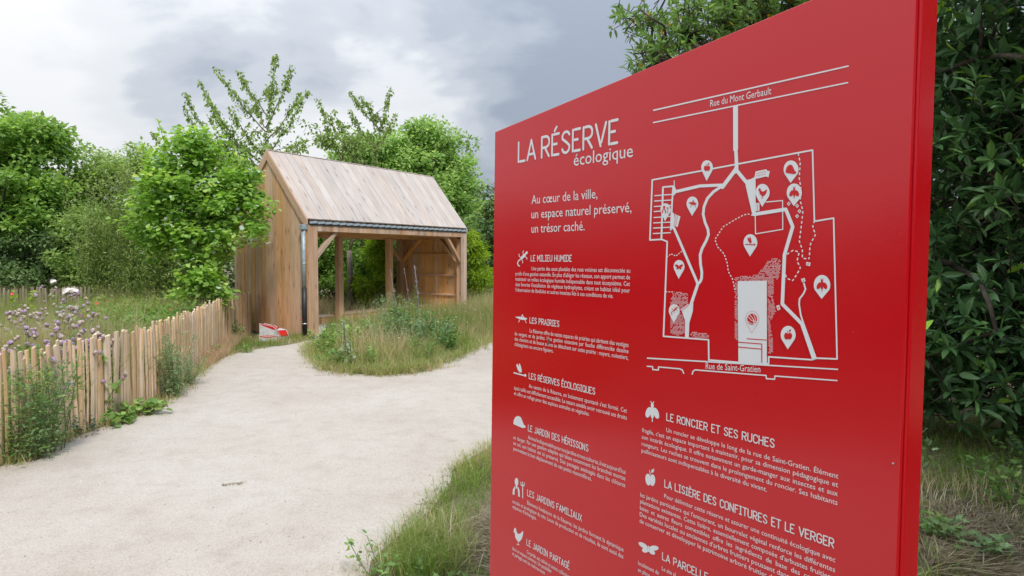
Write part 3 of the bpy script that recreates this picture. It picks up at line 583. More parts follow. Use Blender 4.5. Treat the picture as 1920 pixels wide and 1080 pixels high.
hen = ([[(-.85, -.35), (-.7, -.75), (-.45, -.8), (-.3, -.35), (0, -.15), (.45, -.3), (.7, -.55), (.9, -.5), (.8, -.05), (.6, .35), (.15, .7), (-.2, .6), (-.55, .25), (-.62, -.2)]], [([(0, .6), (-.05, 1.0)], .08), ([(-.25, 1.0), (.15, 1.0)], .08)])
hopper = ([[(-1, -.25), (-.3, -.35), (.6, -.25), (1, -.05), (.85, .2), (.2, .3), (-.5, .05)]], [([(-.1, .1), (.2, -.8), (.5, .0)], .12), ([(-.2, .2), (-.4, .8)], .1), ([(.6, .2), (.85, .85)], .1)])
dragonfly = ([ell(-.25, -.42, .2, .62, -28), ell(.05, -.5, .15, .62, -16), ell(.85, .35, .17, .2)], [([(-1, .3), (.8, .4)], .17)])
mound = ([[(-1, .55), (-.95, 0), (-.7, -.55), (-.25, -.85), (.2, -.75), (.45, -.3), (.7, .25), (1, .4), (.95, .65), (.5, .8), (-.3, .68)]], [])
gardener = ([ell(-.35, -.55, .3, .42), [(-.5, -.2), (-.2, -.2), (-.25, .15), (-.42, .15)], [(-.6, -.1), (-.5, .0), (-.65, .35), (-.7, .85), (-1, .8), (-.95, .3)], [(-.2, .0), (-.05, -.05), (.15, .3), (.2, .95), (-.08, .95), (-.1, .5)]],
            [([(.65, -.4), (.65, 1.0)], .14), ([(.35, -.6), (.38, -.3), (.65, -.25), (.92, -.3), (.95, -.6)], .1), ([(.65, -.3), (.65, -.65)], .1)])
newt = ([ell(.25, -.3, .62, .2, -38), ell(.78, -.75, .24, .17, -38)], [([(-.2, .05), (-.6, .3), (-.75, .6), (-.6, .9), (-.4, .95)], .15), ([(.5, -.3), (.85, -.1), (.85, .1)], .1), ([(.3, -.5), (.15, -.85), (.3, -1)], .1), ([(-.1, 0), (.15, .35), (.1, .55)], .1), ([(-.1, -.1), (-.45, -.3), (-.5, -.6)], .1)])
def icon(shape, cx, cy, rx_, ry_, sh=0.0):
    out = []; T = lambda p: (cx + p[0] * rx_, cy + p[1] * ry_ + p[0] * rx_ * sh)
    for q in shape[0]: out.append([S(*T(p)) for p in q])
    for s_, w in shape[1]: out += [[S(*T(p)) for p in quad] for quad in stroke(s_, w, True, 5)]
    return out
for nm, shp, cx, cy, a, b, sh in (('newt_icon', newt, 979, 485, 11, 14.5, 0), ('grasshopper_icon', hopper, 977.5, 597, 11.5, 9, .06), ('dragonfly_icon', dragonfly, 975.5, 697, 11.5, 14, .2), ('hedgehog_mound_icon', mound, 974.5, 791, 11.5, 12.5, .25),
        ('gardener_icon', gardener, 973, 914, 11.5, 18, .15), ('hen_icon', hen, 972.3, 1004, 10.5, 17, .15), ('bee_icon', bee, 1223.5, 772, 14.3, 19, .12), ('apple_icon', apple, 1219.8, 896, 12.5, 18.5, .15), ('butterfly_icon', butterfly, 1216.5, 1028, 18.5, 15, .25)):
    print_part(nm, icon(shp, cx, cy, a, b, sh), 0.0009, M_PRINT)
def ball_shape(): return ([ell(0, 0, 1, 1, 0, 20)], [])
pins = [(1326.5, 314, 11, 25.5, apple), (1299, 382, 11, 23, hopper), (1248.5, 393, 9.6, 22, gardener), (1274, 500, 10.2, 23, butterfly), (1264.7, 582.5, 10, 23, newt), (1484, 318, 14, 25, mound), (1490, 361.5, 14.2, 25, bee),
        (1430.6, 361, 13.2, 27, hen), (1407.7, 455, 13, 26, dragonfly), (1542, 534.5, 15.5, 26, bee), (1411, 598.5, 12.6, 26, 'ball'), (1478.5, 628, 14, 27, apple)]
for cx, cy, r_, tip, shp in pins:
    outline = [(cx + r_ * math.cos(math.radians(t)), cy + r_ * 1.22 * math.sin(math.radians(t))) for t in np.linspace(152, 388, 20)] + [(cx - .8, cy + tip)]
    if shp == 'ball':
        o = print_part('map_pin', [[S(*p) for p in q] for q in stroke(outline + [outline[0]], .5, False)], 0.0013, M_REDPRINT)
        ic = [[S(*p) for p in ell(cx, cy, 9.3, 10.8, 0, 22)]]; q = print_part('ball_icon', ic, 0.0014, M_REDPRINT); q.parent = o
        ln = []
        for L in ([(1402, 592), (1410, 601), (1420, 603)], [(1406, 589), (1413, 598), (1415, 609)], [(1413, 588), (1417, 597), (1416, 608)], [(1402, 602), (1411, 608), (1419, 606)]): ln += pstroke(L, 1.1, False)
        q2 = print_part('ball_seam', ln, 0.0016, M_PRINT); q2.parent = o
    else:
        o = print_part('map_pin', [[S(*p) for p in outline]], 0.0014, M_PRINT)
        q = print_part('pin_icon', icon(shp, cx, cy, r_ * .72, r_ * .78), 0.0018, M_REDPRINT); q.parent = o
# a small rust-brown dropping on the text, dust specks
print_part('stain', [[S(*p) for p in ell(1029, 641, 2.4, 6, 12)]], 0.0016, simple('stain', (0.10, 0.05, 0.03), .8))

# ------------------------------------------------------------------ wooden shelter (local: x along the front, y into the depth, z up)
HE, HR, HB = 2.283, 3.6285, 2.04
shed = empty('wooden_shelter', tuple(CAB_O), CAB_YAW, 'open-fronted larch shelter with a steep pale plank roof beside the path', 'shelter')
half = CWD / 2; SL = math.hypot(half, HR - HE)
def roofz(y): return HE + (HR - HE) * (1 - abs(y - half) / half)
rp = random.Random(5)
box('floor_slab', (0.02, CL - .02, -.02, CWD, 0.0, .07), M_CONC, shed, .008)
def vplank(name, xa, xb, ya, yb, z0, tops, mat, axis='y', bev=.002):
    """upright board; tops = (height at the low end, height at the high end) along the axis; own origin at its foot"""
    cx, cy = (xa + xb) / 2, (ya + yb) / 2
    v, f = boxv(xa - cx, xb - cx, ya - cy, yb - cy, 0, 1); v = [list(p) for p in v]
    for p in v[4:]:
        hi = (p[1] > 0) if axis == 'y' else (p[0] > 0); p[2] = (tops[1] if hi else tops[0]) - z0
    o = pyobj(name, v, f, mat, shed); o.location = (cx, cy, z0)
    return bevel(o, bev)
ng = 20; wdt = CWD / ng
for side, (xa, xb) in enumerate(((-.028, 0.0), (CL, CL + .026))):
    for i in range(ng):
        ya, yb = i * wdt + .002, (i + 1) * wdt - .002; jx = rp.uniform(-.003, .003)
        ta, tb = roofz(ya) - .055, roofz(yb) - .055
        mt = M_GABLE if side == 0 else M_INNER
        if ya < half < yb: tb = ta = min(ta, tb)
        if side == 0 and i in (10, 12):
            cut = .52 + .02 * (i - 10)
            vplank('gable_plank', xa + jx - .004, xb, ya, yb, 0.05, (cut, cut), mt); vplank('gable_plank', xa + jx, xb, ya, yb, cut + .004, (ta, tb), mt)
        else: vplank('gable_plank', xa + jx, xb, ya, yb, 0.05 + rp.uniform(-.01, .02), (ta, tb), mt)
# rear of the left gable seen from the inside is the same boards; posts stand just inside it
PW = .15
for x, y, wd in ((.085, .082, PW), (CL - .09, .082, PW), (.085, CWD - .09, PW), (CL - .09, CWD - .09, .17)):
    bar('post', (x, y, .07), (x, y, 2.0), wd, wd, M_INNER, shed, side=(0, 1, 0), bev=.006)
for x in (1.90, 3.55):
    bar('post', (x, 1.15, .07), (x, 1.15, 1.985), .135, .135, M_INNER, shed, side=(0, 1, 0), bev=.006)
# front returns, two boards each, and the short boards of the lintel
for xa, xb in ((-.028, .105), (.108, .205), (CL - .205, CL - .108), (CL - .105, CL + .026)):
    vplank('front_plank', xa, xb, -.028, 0.0, .04, (2.037, 2.037) if .1 < xa < CL - .12 and False else (2.155, 2.155), M_FRONT, 'x')
nl = 46; x0l, x1l = .208, CL - .208; wl = (x1l - x0l) / nl
for i in range(nl):
    vplank('lintel_board', x0l + i * wl + .001, x0l + (i + 1) * wl - .001, -.028 + rp.uniform(-.002, .001), -.001, HB, (2.155, 2.155), M_FRONT, 'x', .0015)
# beams and braces
bar('beam', (.01, .07, 2.09), (CL - .01, .07, 2.09), .10, .14, M_INNER, shed)
bar('beam', (.01, 1.15, 2.05), (CL - .01, 1.15, 2.05), .10, .13, M_INNER, shed)
bar('beam', (.01, CWD - .07, 2.05), (CL - .01, CWD - .07, 2.05), .10, .14, M_INNER, shed)
for x in (.06, CL - .06): bar('tie_beam', (x, .15, 2.06), (x, CWD - .16, 2.06), .09, .12, M_INNER, shed)
for x in (1.90, 3.55): bar('tie_beam', (x, .13, 2.20), (x, CWD - .13, 2.20), .09, .12, M_INNER, shed)
bar('brace', (.14, .06, 1.46), (.76, .06, 2.07), .075, .095, M_FRONT, shed, side=(0, 1, 0))
bar('brace', (CL - .16, .06, 1.42), (CL - .76, .06, 2.07), .075, .095, M_FRONT, shed, side=(0, 1, 0))
bar('brace', (CL - .15, CWD - .09, 1.45), (CL - .72, CWD - .09, 2.03), .075, .095, M_INNER, shed, side=(0, 1, 0))
bar('brace', (CL - .08, CWD - .17, 1.42), (CL - .08, CWD - .80, 2.03), .075, .095, M_INNER, shed, side=(1, 0, 0))
bar('brace', (CL - .08, .17, 1.42), (CL - .08, .80, 2.03), .075, .095, M_INNER, shed, side=(1, 0, 0))
bar('brace', (.08, CWD - .17, 1.42), (.08, CWD - .80, 2.03), .075, .095, M_INNER, shed, side=(1, 0, 0))
for z in (.57, 1.07, 1.60):
    box('wall_batten', (CL - .042, CL - .002, .17, CWD - .18, z - .024, z + .024), M_INNER, shed, .003)
    box('wall_batten', (.002, .042, .17, CWD - .18, z - .024, z + .024), M_INNER, shed, .003)
# rafters
for x in (.04, 1.28, 2.56, 3.84, CL - .04):
    for sgn, yb in ((1, 0.0), (-1, CWD)):
        bar('rafter', (x, yb + sgn * .06, HE - .10), (x, half, HR - .17), .06, .09, M_INNER, shed, side=(1, 0, 0))
# roof boards: their own z axis runs from the eave up to the ridge
nr = 27; wr = (CL + .075) / nr; ang = math.atan2(HR - HE, half)
vb_, fb_ = boxv(-wr / 2 + .003, wr / 2 - .003, -.0, .028, 0, SL)
rb = bpy.data.meshes.new('roof_board'); rb.from_pydata(vb_, [], fb_); rb.materials.append(M_ROOF); rb.update()
for sgn in (1, -1):
    for i in range(nr):
        o = link('roof_board', rb, shed); bevel(o, .0025)
        xx = -.04 + (i + .5) * wr; z = Vector((0, sgn * math.cos(ang), math.sin(ang))); x = Vector((1, 0, 0)) * (1 if sgn > 0 else -1); y = z.cross(x)
        base = Vector((xx, (-.012 if sgn > 0 else CWD + .012), HE - .026)) + y * rp.uniform(-.0025, .0035) + z * rp.uniform(-.004, .004)
        if y.z < 0: y = -y; x = -x
        o.matrix_local = Matrix(((x[0], y[0], z[0], base[0]), (x[1], y[1], z[1], base[1]), (x[2], y[2], z[2], base[2]), (0, 0, 0, 1)))
# barge boards on both gables
for xb_ in (-.062, CL + .030):
    for sgn, yb in ((1, -.03), (-1, CWD + .03)):
        p0 = Vector((xb_ + .016, yb + sgn * .055, HE - .115)); p1 = Vector((xb_ + .016, half - sgn * .002, HR - .075))
        v = [(0, yb - 0, HE - .125), (0, yb + sgn * .10, HE - .125), (0, half, HR - .19), (0, half, HR + .012), (0, yb, HE - .03)]
        V = [(xb_, q[1], q[2]) for q in v] + [(xb_ + .032, q[1], q[2]) for q in v]; n = 5
        Fc = [tuple(range(n)), tuple(reversed(range(n, 2 * n)))] + [(i, i + n, (i + 1) % n + n, (i + 1) % n) for i in range(n)]
        if sgn < 0: Fc = [tuple(reversed(q)) for q in Fc]
        cy_ = sum(q[1] for q in V) / len(V); cz_ = HE
        L_ = Vector((0, sgn * math.cos(ang), math.sin(ang))); X_ = Vector((1, 0, 0)); Y_ = L_.cross(X_); Mx = Matrix((X_, Y_, L_)).transposed(); base = Vector((xb_, yb, HE))
        Vl = [tuple(Mx.transposed() @ (Vector(q) - base)) for q in V]
        o = pyobj('barge_board', Vl, Fc, M_FRONT if xb_ < 0 else M_ROOF, shed); o.matrix_local = Matrix.Translation(base) @ Mx.to_4x4(); bevel(o, .003)
box('ridge_cap', (-.04, CL + .04, half - .035, half + .035, HR - .004, HR + .014), M_ROOF, shed, .006)
# eave: a dark flashing and a row of bent zinc clips below the board ends
box('flashing', (.0, CL, -.050, -.004, 2.158, 2.172), M_IRON, shed, .002)
box('soffit_strip', (.0, CL, -.012, -.002, 2.174, HE - .05), M_IRON, shed)
cv = [(.0, -.050, .0), (.165, -.050, .014), (.182, -.050, .040), (.165, -.050, .052), (.0, -.050, .036), (.0, -.014, .006), (.165, -.014, .020), (.182, -.014, .046), (.165, -.014, .058), (.0, -.014, .042)]
cf = [(0, 1, 3, 4), (1, 2, 3), (5, 9, 8, 6), (6, 8, 7), (0, 5, 6, 1), (1, 6, 7, 2), (2, 7, 8, 3), (3, 8, 9, 4), (4, 9, 5, 0)]
cm = bpy.data.meshes.new('gutter_clip'); cm.from_pydata(cv, [], cf); cm.materials.append(M_ZINC); cm.update()
for i in range(27):
    o = link('gutter_clip', cm, shed); o.location = (.012 + i * (CL - .03) / 27, 0, 2.176 + rp.uniform(-.001, .001))
# rain pipe at the front corner of the left gable
px0, py0 = -.085, .035
pipe = tubes_mesh('rain_pipe', [(np.array([(px0, py0, .95), (px0, py0, 1.5), (px0, py0, 2.06)]), .040)], 14)
link('rain_pipe', pipe, shed, M_ZINC)
pp = tubes_mesh('lower_pipe', [(np.array([(px0, py0, .07), (px0, py0, .5), (px0, py0, .96)]), .047)], 14); lowp = link('lower_pipe', pp, shed, M_IRON)
lc = tubes_mesh('pipe_collar', [(np.array([(px0, py0, z), (px0, py0, z + .022)]), .052) for z in (.28,)], 14); link('pipe_collar', lc, lowp, M_STEEL)
link('pipe_collar', tubes_mesh('pipe_collar', [(np.array([(px0, py0, 1.42), (px0, py0, 1.44)]), .045)], 14), shed, M_STEEL)
hb = box('hopper', (px0 - .062, px0 + .056, py0 - .055, py0 + .055, 2.06, 2.155), M_ZINC, shed, .008)

# low bench with a plank front under the shelter roof
def cpt(x, y, z): q = CAB_O + lv * x + wv * y; return (q[0], q[1], z)
bench = empty('plank_bench', cpt(0, 0, 0), CAB_YAW, 'low long bench with an upright plank front under the shelter roof', 'bench')
for (xa, xb, zt, yf) in ((.20, 1.80, .262, 1.26), (2.0, CL - .02, .29, 1.10)):
    for q, (d0, d1) in enumerate(((yf - .03, yf + .13), (yf + .134, yf + .29), (yf + .294, yf + .45))):
        v, f = boxv(0, xb - xa, 0, d1 - d0, 0, .034); v = [(p[1], p[2], p[0]) for p in v]; f = [tuple(i for i in ff) for ff in f]
        o = pyobj('seat_plank', v, f, M_FRONT, bench); o.matrix_local = Matrix(((0, 0, 1, xa), (1, 0, 0, d0), (0, 1, 0, zt - .034), (0, 0, 0, 1))); bevel(o, .004)
    nb = int((xb - xa) / .105); wb = (xb - xa) / nb
    for i in range(nb):
        v, f = boxv(-wb / 2 + .002, wb / 2 - .002, 0, .022, 0, zt - .038 - .07); o = pyobj('front_plank', v, f, M_INNER, bench); o.location = (xa + (i + .5) * wb, yf, .07); bevel(o, .002)
    box('bench_frame', (xa + .03, xb - .03, yf + .03, yf + .42, .07, zt - .036), M_INNER, bench)

# ------------------------------------------------------------------ painted concrete lumps
def lump(px, py, Y, prof, depth, rz, label, paint):
    p = G(px, py); o = empty('concrete_block', (p[0], p[1], -.01), rz, label, 'block', 'painted concrete blocks by the shelter')
    n = len(prof); V = [(x, -depth / 2, z) for x, z in prof] + [(x * .86 + .01, depth / 2, z * .93) for x, z in prof]
    Fc = [tuple(range(n)), tuple(reversed(range(n, 2 * n)))] + [(i, (i + 1) % n, (i + 1) % n + n, i + n) for i in range(n)]
    Fc = [tuple(reversed(q)) for q in Fc]
    b = bevel(pyobj('block', V, Fc, M_WHITEP, o), .012, 2)
    PV = []
    for x, y, z in paint: PV.append((x, y, z))
    k = len(PV) // 2; F2 = [tuple(range(k)), tuple(reversed(range(k, 2 * k)))] + [(i, (i + 1) % k, (i + 1) % k + k, i + k) for i in range(k)]
    pyobj('red_paint', PV, F2, M_REDP, o); o.scale = (1.3, 1.2, 1.35); return o
# profile of each block seen from the front; the painted skin follows its top face 3 mm proud
def skin(prof, depth, i0, i1, drop=.0):
    top = []
    for (x, z) in prof[i0:i1 + 1]: top.append((x, -depth / 2 - .002, z + .004))
    back = [(x * .86 + .01, depth / 2 + .002, z * .93 + .006) for x, z in prof[i0:i1 + 1]][::-1]
    ring = top + back; low = [(x, y, z - .012) for x, y, z in ring]
    return ring + low
pr1 = [(-.12, 0), (.12, 0), (.125, .12), (.05, .175), (-.12, .215)]
lump(507, 634, 0, pr1, .20, .15, 'largest white block with a red top against the shelter wall', skin(pr1, .20, 2, 4))
pr2 = [(-.10, 0), (.13, 0), (.14, .05), (.08, .125), (-.10, .145)]
lump(521, 634, 0, pr2, .18, -.5, 'rounded white block with a red corner at the right of the pile', skin(pr2, .18, 2, 3))
pr3 = [(-.11, 0), (.11, 0), (.12, .075), (-.01, .06), (-.12, .075)]
lump(505, 639, 0, pr3, .10, -.05, 'smallest white block with a red wedge in front of the pile', skin(pr3, .10, 2, 4))

# ------------------------------------------------------------------ chestnut paling fence along the path
FPTS = [G(*p)[:2] for p in ((-190, 935), (-70, 893), (4, 868), (60, 849), (95, 832), (150, 809), (200, 789), (250, 770), (290, 752), (330, 722), (362, 695), (395, 667), (418, 648))] + [np.array(cab(-.10, CWD * .72))[:2]]
FP = []
for a, b in zip(FPTS[:-1], FPTS[1:]):
    k = max(1, int(np.linalg.norm(b - a) / .03)); FP += [a + (b - a) * i / k for i in range(k)]
FP = np.array(FP); 
for _ in range(12): FP[1:-1] = (FP[:-2] + FP[1:-1] * 2 + FP[2:]) / 4
SEG = np.concatenate([[0], np.cumsum(np.linalg.norm(np.diff(FP, axis=0), axis=1))])
def fence_at(s): return np.array([np.interp(s, SEG, FP[:, 0]), np.interp(s, SEG, FP[:, 1])])
def picket_mesh(seed, h):
    r = random.Random(seed); w = r.uniform(.019, .028); t = r.uniform(.008, .013); nz = 7; V = []; bx = r.uniform(-.012, .012); by = r.uniform(-.008, .008)
    for i in range(nz):
        z = h * i / (nz - 1); s = 1 + r.uniform(-.12, .12); ox = bx * math.sin(z / h * 3.1) + r.uniform(-.0025, .0025); oy = by * math.sin(z / h * 3.1)
        if i == nz - 1: s *= .86
        zz = [z] * 6
        if i == nz - 1: d = r.uniform(-.012, .012); zz = [z - d, z - d * .3, z + d, z + d, z + d * .3, z - d]
        for j, (x, y) in enumerate(((-w, -t * .7), (-.2 * w, -t * 1.25), (w, -t * .6), (w * .95, t * .8), (.1 * w, t * 1.2), (-w * .9, t * .7))): V.append((ox + x * s, oy + y * s, zz[j]))
    Fc = [tuple(reversed(range(6)))] + [tuple((nz - 1) * 6 + j for j in range(6))]
    for i in range(nz - 1):
        for j in range(6): Fc.append((i * 6 + j, i * 6 + (j + 1) % 6, (i + 1) * 6 + (j + 1) % 6, (i + 1) * 6 + j))
    me = bpy.data.meshes.new('picket'); me.from_pydata(V, [], Fc); me.materials.append(M_PICKET); me.update(); return me
PICK = [picket_mesh(i, .84 + .012 * (i % 4)) for i in range(12)]
fence = empty('paling_fence', (FP[0][0], FP[0][1], 0), 0, 'split chestnut paling fence along the left edge of the path', 'fence')
rf = random.Random(9); s_ = .02; tops = []
while s_ < SEG[-1] - .02:
    p = fence_at(s_); q = fence_at(s_ + .05); yaw = math.atan2(q[1] - p[1], q[0] - p[0])
    o = link('picket', rf.choice(PICK), fence); lean = rf.gauss(0, .022)
    o.location = (p[0] - FP[0][0], p[1] - FP[0][1], -.03 + rf.uniform(-.02, .015)); o.rotation_euler = (rf.gauss(0, .012), lean, yaw + rf.gauss(0, .12)); o.scale = (rf.uniform(.85, 1.25), 1, rf.uniform(.97, 1.04))
    s_ += rf.choice((.043, .048, .052, .058, .075)) if SEG[-1] - s_ > 7 else rf.choice((.044, .050, .054))
print('PICKETS', len(fence.children), 'len', SEG[-1])
for z, amp in ((.13, .02), (.66, .03)):
    for ph in (0, math.pi):
        pts = []
        for s in np.arange(0, SEG[-1], .035):
            p = fence_at(s); t = fence_at(s + .01) - p; t = t / (np.linalg.norm(t) + 1e-9); nn = np.array([-t[1], t[0]])
            w = math.sin(s * 2 * math.pi / .14 + ph) * .014
            pts.append((p[0] + nn[0] * w - FP[0][0], p[1] + nn[1] * w - FP[0][1], z + amp * math.sin(s * 1.7) + .004 * math.cos(s * 45 + ph)))
        link('wire', tubes_mesh('wire', [(np.array(pts), .0016)], 4), fence, M_WIRE)
# a second paling far away across the meadow
far = empty('paling_fence', (-10.9, 14.2, 0), 0, 'distant pale paling fence beyond the thistles at the far left of the meadow', 'fence')
OLD = []
for m_ in PICK[:4]:
    m_ = m_.copy(); m_.materials.clear(); m_.materials.append(M_OLDPALE); OLD.append(m_)
for i in range(36):
    o = link('picket', rf.choice(OLD), far); o.location = (i * .062 - .6, i * .012, 0); o.rotation_euler = (0, rf.gauss(0, .02), rf.gauss(.1, .1)); o.scale = (.8, 1, rf.uniform(.98, 1.04))
link('wire', tubes_mesh('wire', [(np.array([(-.6, 0, .7), (1.0, .3, .7), (2.3, .56, .7)]), .003)], 4), far, M_WIRE)

# pale bench far behind the shelter
wb_ = empty('stone_bench', tuple(G(917, 577) * np.array([1, 1, 0])), .12, 'white slab bench on the far path right of the shelter', 'bench')
box('bench_seat', (-.95, 1.3, -.25, .25, .36, .45), M_WHITEP, wb_, .02)
for x in (-.10, .95): box('leg', (x, x + .22, -.2, .2, 0, .358), M_WHITEP, wb_, .01)
rail = box('back_rail', (-.3, 1.3, .27, .31, .50, .57), M_CONC, wb_, .006)
for x in (0, 1.1): bar('support', (x, .29, 0), (x, .29, .5), .035, .035, M_CONC, wb_, side=(0, 1, 0))

# far house whose roof shows between the trees
hp = W(935, 478, 48); house = empty('house', (hp[0], hp[1], 0), 0, 'distant house roof showing between the trees beside the red panel', 'house')
M_WALL = simple('render_wall', (0.5, 0.44, 0.36), .9); M_TILE = simple('roof_tile', (0.30, 0.17, 0.10), .85, noise=.25, nscale=3)
box('wall', (-1.6, 7.5, 0, 6, 0, 3.9), M_WALL, house)
pyobj('roof', [(-1.9, -.4, 3.85), (7.8, -.4, 3.85), (7.8, 6.4, 3.85), (-1.9, 6.4, 3.85), (-1.9, 3, 5.4), (7.8, 3, 5.4)], [(0, 1, 5, 4), (2, 3, 4, 5), (0, 4, 3), (1, 2, 5), (0, 3, 2, 1)], M_TILE, house)
box('window', (.4, 1.4, -.05, .02, 1.6, 2.8), M_IRON, house); box('window', (3.4, 4.4, -.05, .02, 1.6, 2.8), M_IRON, house)

# ------------------------------------------------------------------ vegetation
def rdirs(n, rng): return unit(rng.normal(size=(n, 3)))
def skeleton(base, pts, r0, rng, lean=(0, 0), trunk_h=None, wob=.04, sides=6, taper=.5):
    """join crown points to the trunk as a branching tree of limbs"""
    base = np.array(base, float); top = np.mean(pts, axis=0); zlo = pts[:, 2].min()
    th = trunk_h if trunk_h is not None else max(.3, (zlo - base[2]) * .9)
    nodes = [base, base + (np.array([top[0], top[1], 0]) - np.array([base[0], base[1], 0])) * .15 + np.array([lean[0], lean[1], th])]
    parent = [-1, 0]
    c = np.array([top[0], top[1], base[2] + th + (pts[:, 2].max() - base[2] - th) * .45]); 
    for t in (.5, 1.0): nodes.append(nodes[1] + (c - nodes[1]) * t + rng.normal(size=3) * .05); parent.append(len(nodes) - 2)
    order = np.argsort(np.linalg.norm(pts - c, axis=1) + rng.random(len(pts)) * .2)
    for i in order:
        p = pts[i]; A = np.array(nodes[1:]); d = np.linalg.norm(A - p, axis=1) + .25 * np.linalg.norm(A - base, axis=1) * .3
        j = int(np.argmin(d)) + 1; nodes.append(p); parent.append(j)
    n = len(nodes); cnt = np.ones(n)
    for i in range(n - 1, 0, -1): cnt[parent[i]] += cnt[i]
    rad = r0 * (cnt / cnt[0]) ** taper; paths = []
    for i in range(1, n):
        a, b = np.array(nodes[parent[i]]), np.array(nodes[i]); ra = min(rad[parent[i]], rad[i] * 1.5); L = np.linalg.norm(b - a)
        m = (a + b) / 2 + rng.normal(size=3) * wob * L; paths.append((np.array([a, m, b]), np.array([ra, (ra + rad[i]) / 2, rad[i] * .85])))
    return paths
def in_ellipsoids(ell_, n, rng, shell=.55):
    """points spread through a union of ellipsoids, thicker towards the skin"""
    vol = np.array([e[3] * e[4] * e[5] for e in ell_]) ** .8; pick = rng.choice(len(ell_), n, p=vol / vol.sum()); P = []
    for k in pick:
        e = ell_[k]; d = rdirs(1, rng)[0]; r = shell + (1 - shell) * rng.random() if rng.random() < .75 else rng.random() * shell
        r *= 1 + rng.normal() * .10
        P.append([e[0] + d[0] * e[3] * r, e[1] + d[1] * e[4] * r, e[2] + d[2] * e[5] * r])
    return np.array(P)
def clump_leaves(name, centers, rad, per, size, templ, rng, droop=.3, flat=.7, up=1.2, axis_up=0.1):
    n = len(centers) * per; Cn = np.repeat(centers, per, axis=0); rr = np.repeat(np.broadcast_to(rad, (len(centers),)), per)
    d = rdirs(n, rng); r = rng.random(n) ** (1 / 2.2)
    P = Cn + d * (rr * r)[:, None] * np.array([1, 1, flat])
    A = d * np.array([1, 1, .5]) + rng.normal(size=(n, 3)) * .45 + np.array([0, 0, axis_up - droop])
    # a clump shares its tone, single leaves vary
    tint = np.clip(np.repeat(rng.normal(.42, .17, len(centers)), per) + rng.normal(0, .20, n), 0, 1)
    tint[rng.random(n) < .015] = 1
    return leaves_mesh(name, P, A, size * rng.uniform(.65, 1.25, n), templ, rng, up, tint)
def pxell(px, py, Y, rpx, rpy, ry=None):
    c = W(px, py, Y); k = Y / FPX; a = rpx * k; return (c[0], c[1], c[2], a, ry if ry else a, rpy * k)
def tree(name, label, cat, base, ells, nclump, per, crad, lsize, mat, templ='leaf', group=None, seed=1, trunk_r=.12, bark=None, droop=.3, shell=.55, kindname='crown', trunk_h=None, zmin=.05, flat=.7, up=1.2, wob=.05):
    rng = np.random.default_rng(seed); o = empty(name, tuple(base), 0, label, cat, group)
    cen = in_ellipsoids(ells, nclump, rng, shell); cen = cen[cen[:, 2] > zmin] - np.array(base)
    cr = crad * rng.uniform(.6, 1.3, len(cen))
    link(kindname, clump_leaves(kindname, cen, cr, per, lsize, templ, rng, droop, flat, up), o, mat)
    link('trunk', tubes_mesh('trunk', skeleton((0, 0, -.05), cen[rng.choice(len(cen), min(len(cen), 90), replace=False)], trunk_r, rng, trunk_h=trunk_h, wob=wob)), o, bark or M_BARK)
    return o
Bp = lambda px, Y: tuple(np.array([W(px, 540, Y)[0], Y, 0.0]))
# far left walnut, its dark neighbours
tree('walnut_tree', 'tall spreading walnut tree at the far left of the meadow', 'tree', Bp(-10, 17.5), [pxell(35, 300, 17.5, 95, 95), pxell(-90, 290, 17.5, 130, 110), pxell(60, 400, 17, 80, 75), pxell(-40, 400, 17.5, 110, 80), pxell(100, 262, 17.8, 38, 32)], 250, 150, .42, .15, F_WALNUT, seed=21, trunk_r=.24, shell=.6)
tree('elder_bush', 'dark dense bush filling the hedge below the walnut tree', 'bush', Bp(60, 16.4), [pxell(30, 500, 16.4, 120, 75), pxell(120, 480, 16.6, 60, 60), pxell(-120, 480, 16.4, 100, 90)], 170, 150, .40, .10, F_DARK, seed=22, trunk_r=.08)
tree('ash_tree', 'slender light green ash tree between the walnut and the hazel', 'tree', Bp(215, 18.6), [pxell(205, 325, 18.6, 66, 50), pxell(250, 322, 18.4, 55, 48), pxell(165, 355, 18.6, 50, 50), pxell(225, 410, 18.6, 85, 70), pxell(140, 400, 18.8, 62, 70), pxell(110, 450, 18.4, 50, 70), pxell(255, 470, 18.4, 90, 60)], 330, 110, .38, .115, F_MID, seed=23, trunk_r=.13, bark=M_BARKL, shell=.45)
tree('maple_sapling', 'yellowish young maple in front of the dark hedge', 'tree', Bp(150, 16.6), [pxell(150, 430, 16.6, 48, 40), pxell(160, 500, 16.3, 60, 45)], 75, 110, .33, .11, F_MID, 'leaf', seed=24, trunk_r=.06, bark=M_BARKL)
# hazel beside the shelter, big rounded leaves
hz_b = np.array(Bp(376, 12.25))
hz_e = [pxell(285, 390, 12.2, 42, 66, .5), pxell(450, 335, 12.3, 42, 48, .4), pxell(475, 385, 11.95, 34, 38, .3), pxell(380, 345, 12.2, 92, 75, .75), pxell(325, 370, 12.0, 62, 85, .7), pxell(430, 385, 12.1, 66, 66, .6), pxell(365, 280, 12.2, 52, 36, .5), pxell(390, 440, 12.0, 80, 50, .7), pxell(478, 425, 11.9, 24, 30, .25), pxell(300, 330, 12.1, 35, 40, .4),
        pxell(372, 535, 11.6, 48, 52, .45), pxell(410, 560, 11.6, 34, 36, .35), pxell(330, 450, 12.3, 60, 40, .5)]
rngz = np.random.default_rng(31)
hazel = empty('hazel_tree', tuple(hz_b), 0, 'bright green hazel tree with broad leaves leaning against the shelter gable', 'tree')
cen = in_ellipsoids(hz_e, 470, rngz, .5) - hz_b; cen = cen[cen[:, 2] > .1]
link('crown', clump_leaves('crown', cen, .22 * rngz.uniform(.5, 1.5, len(cen)), 36, .088, 'broad', rngz, .35, .6, 1.9), hazel, F_HAZEL)
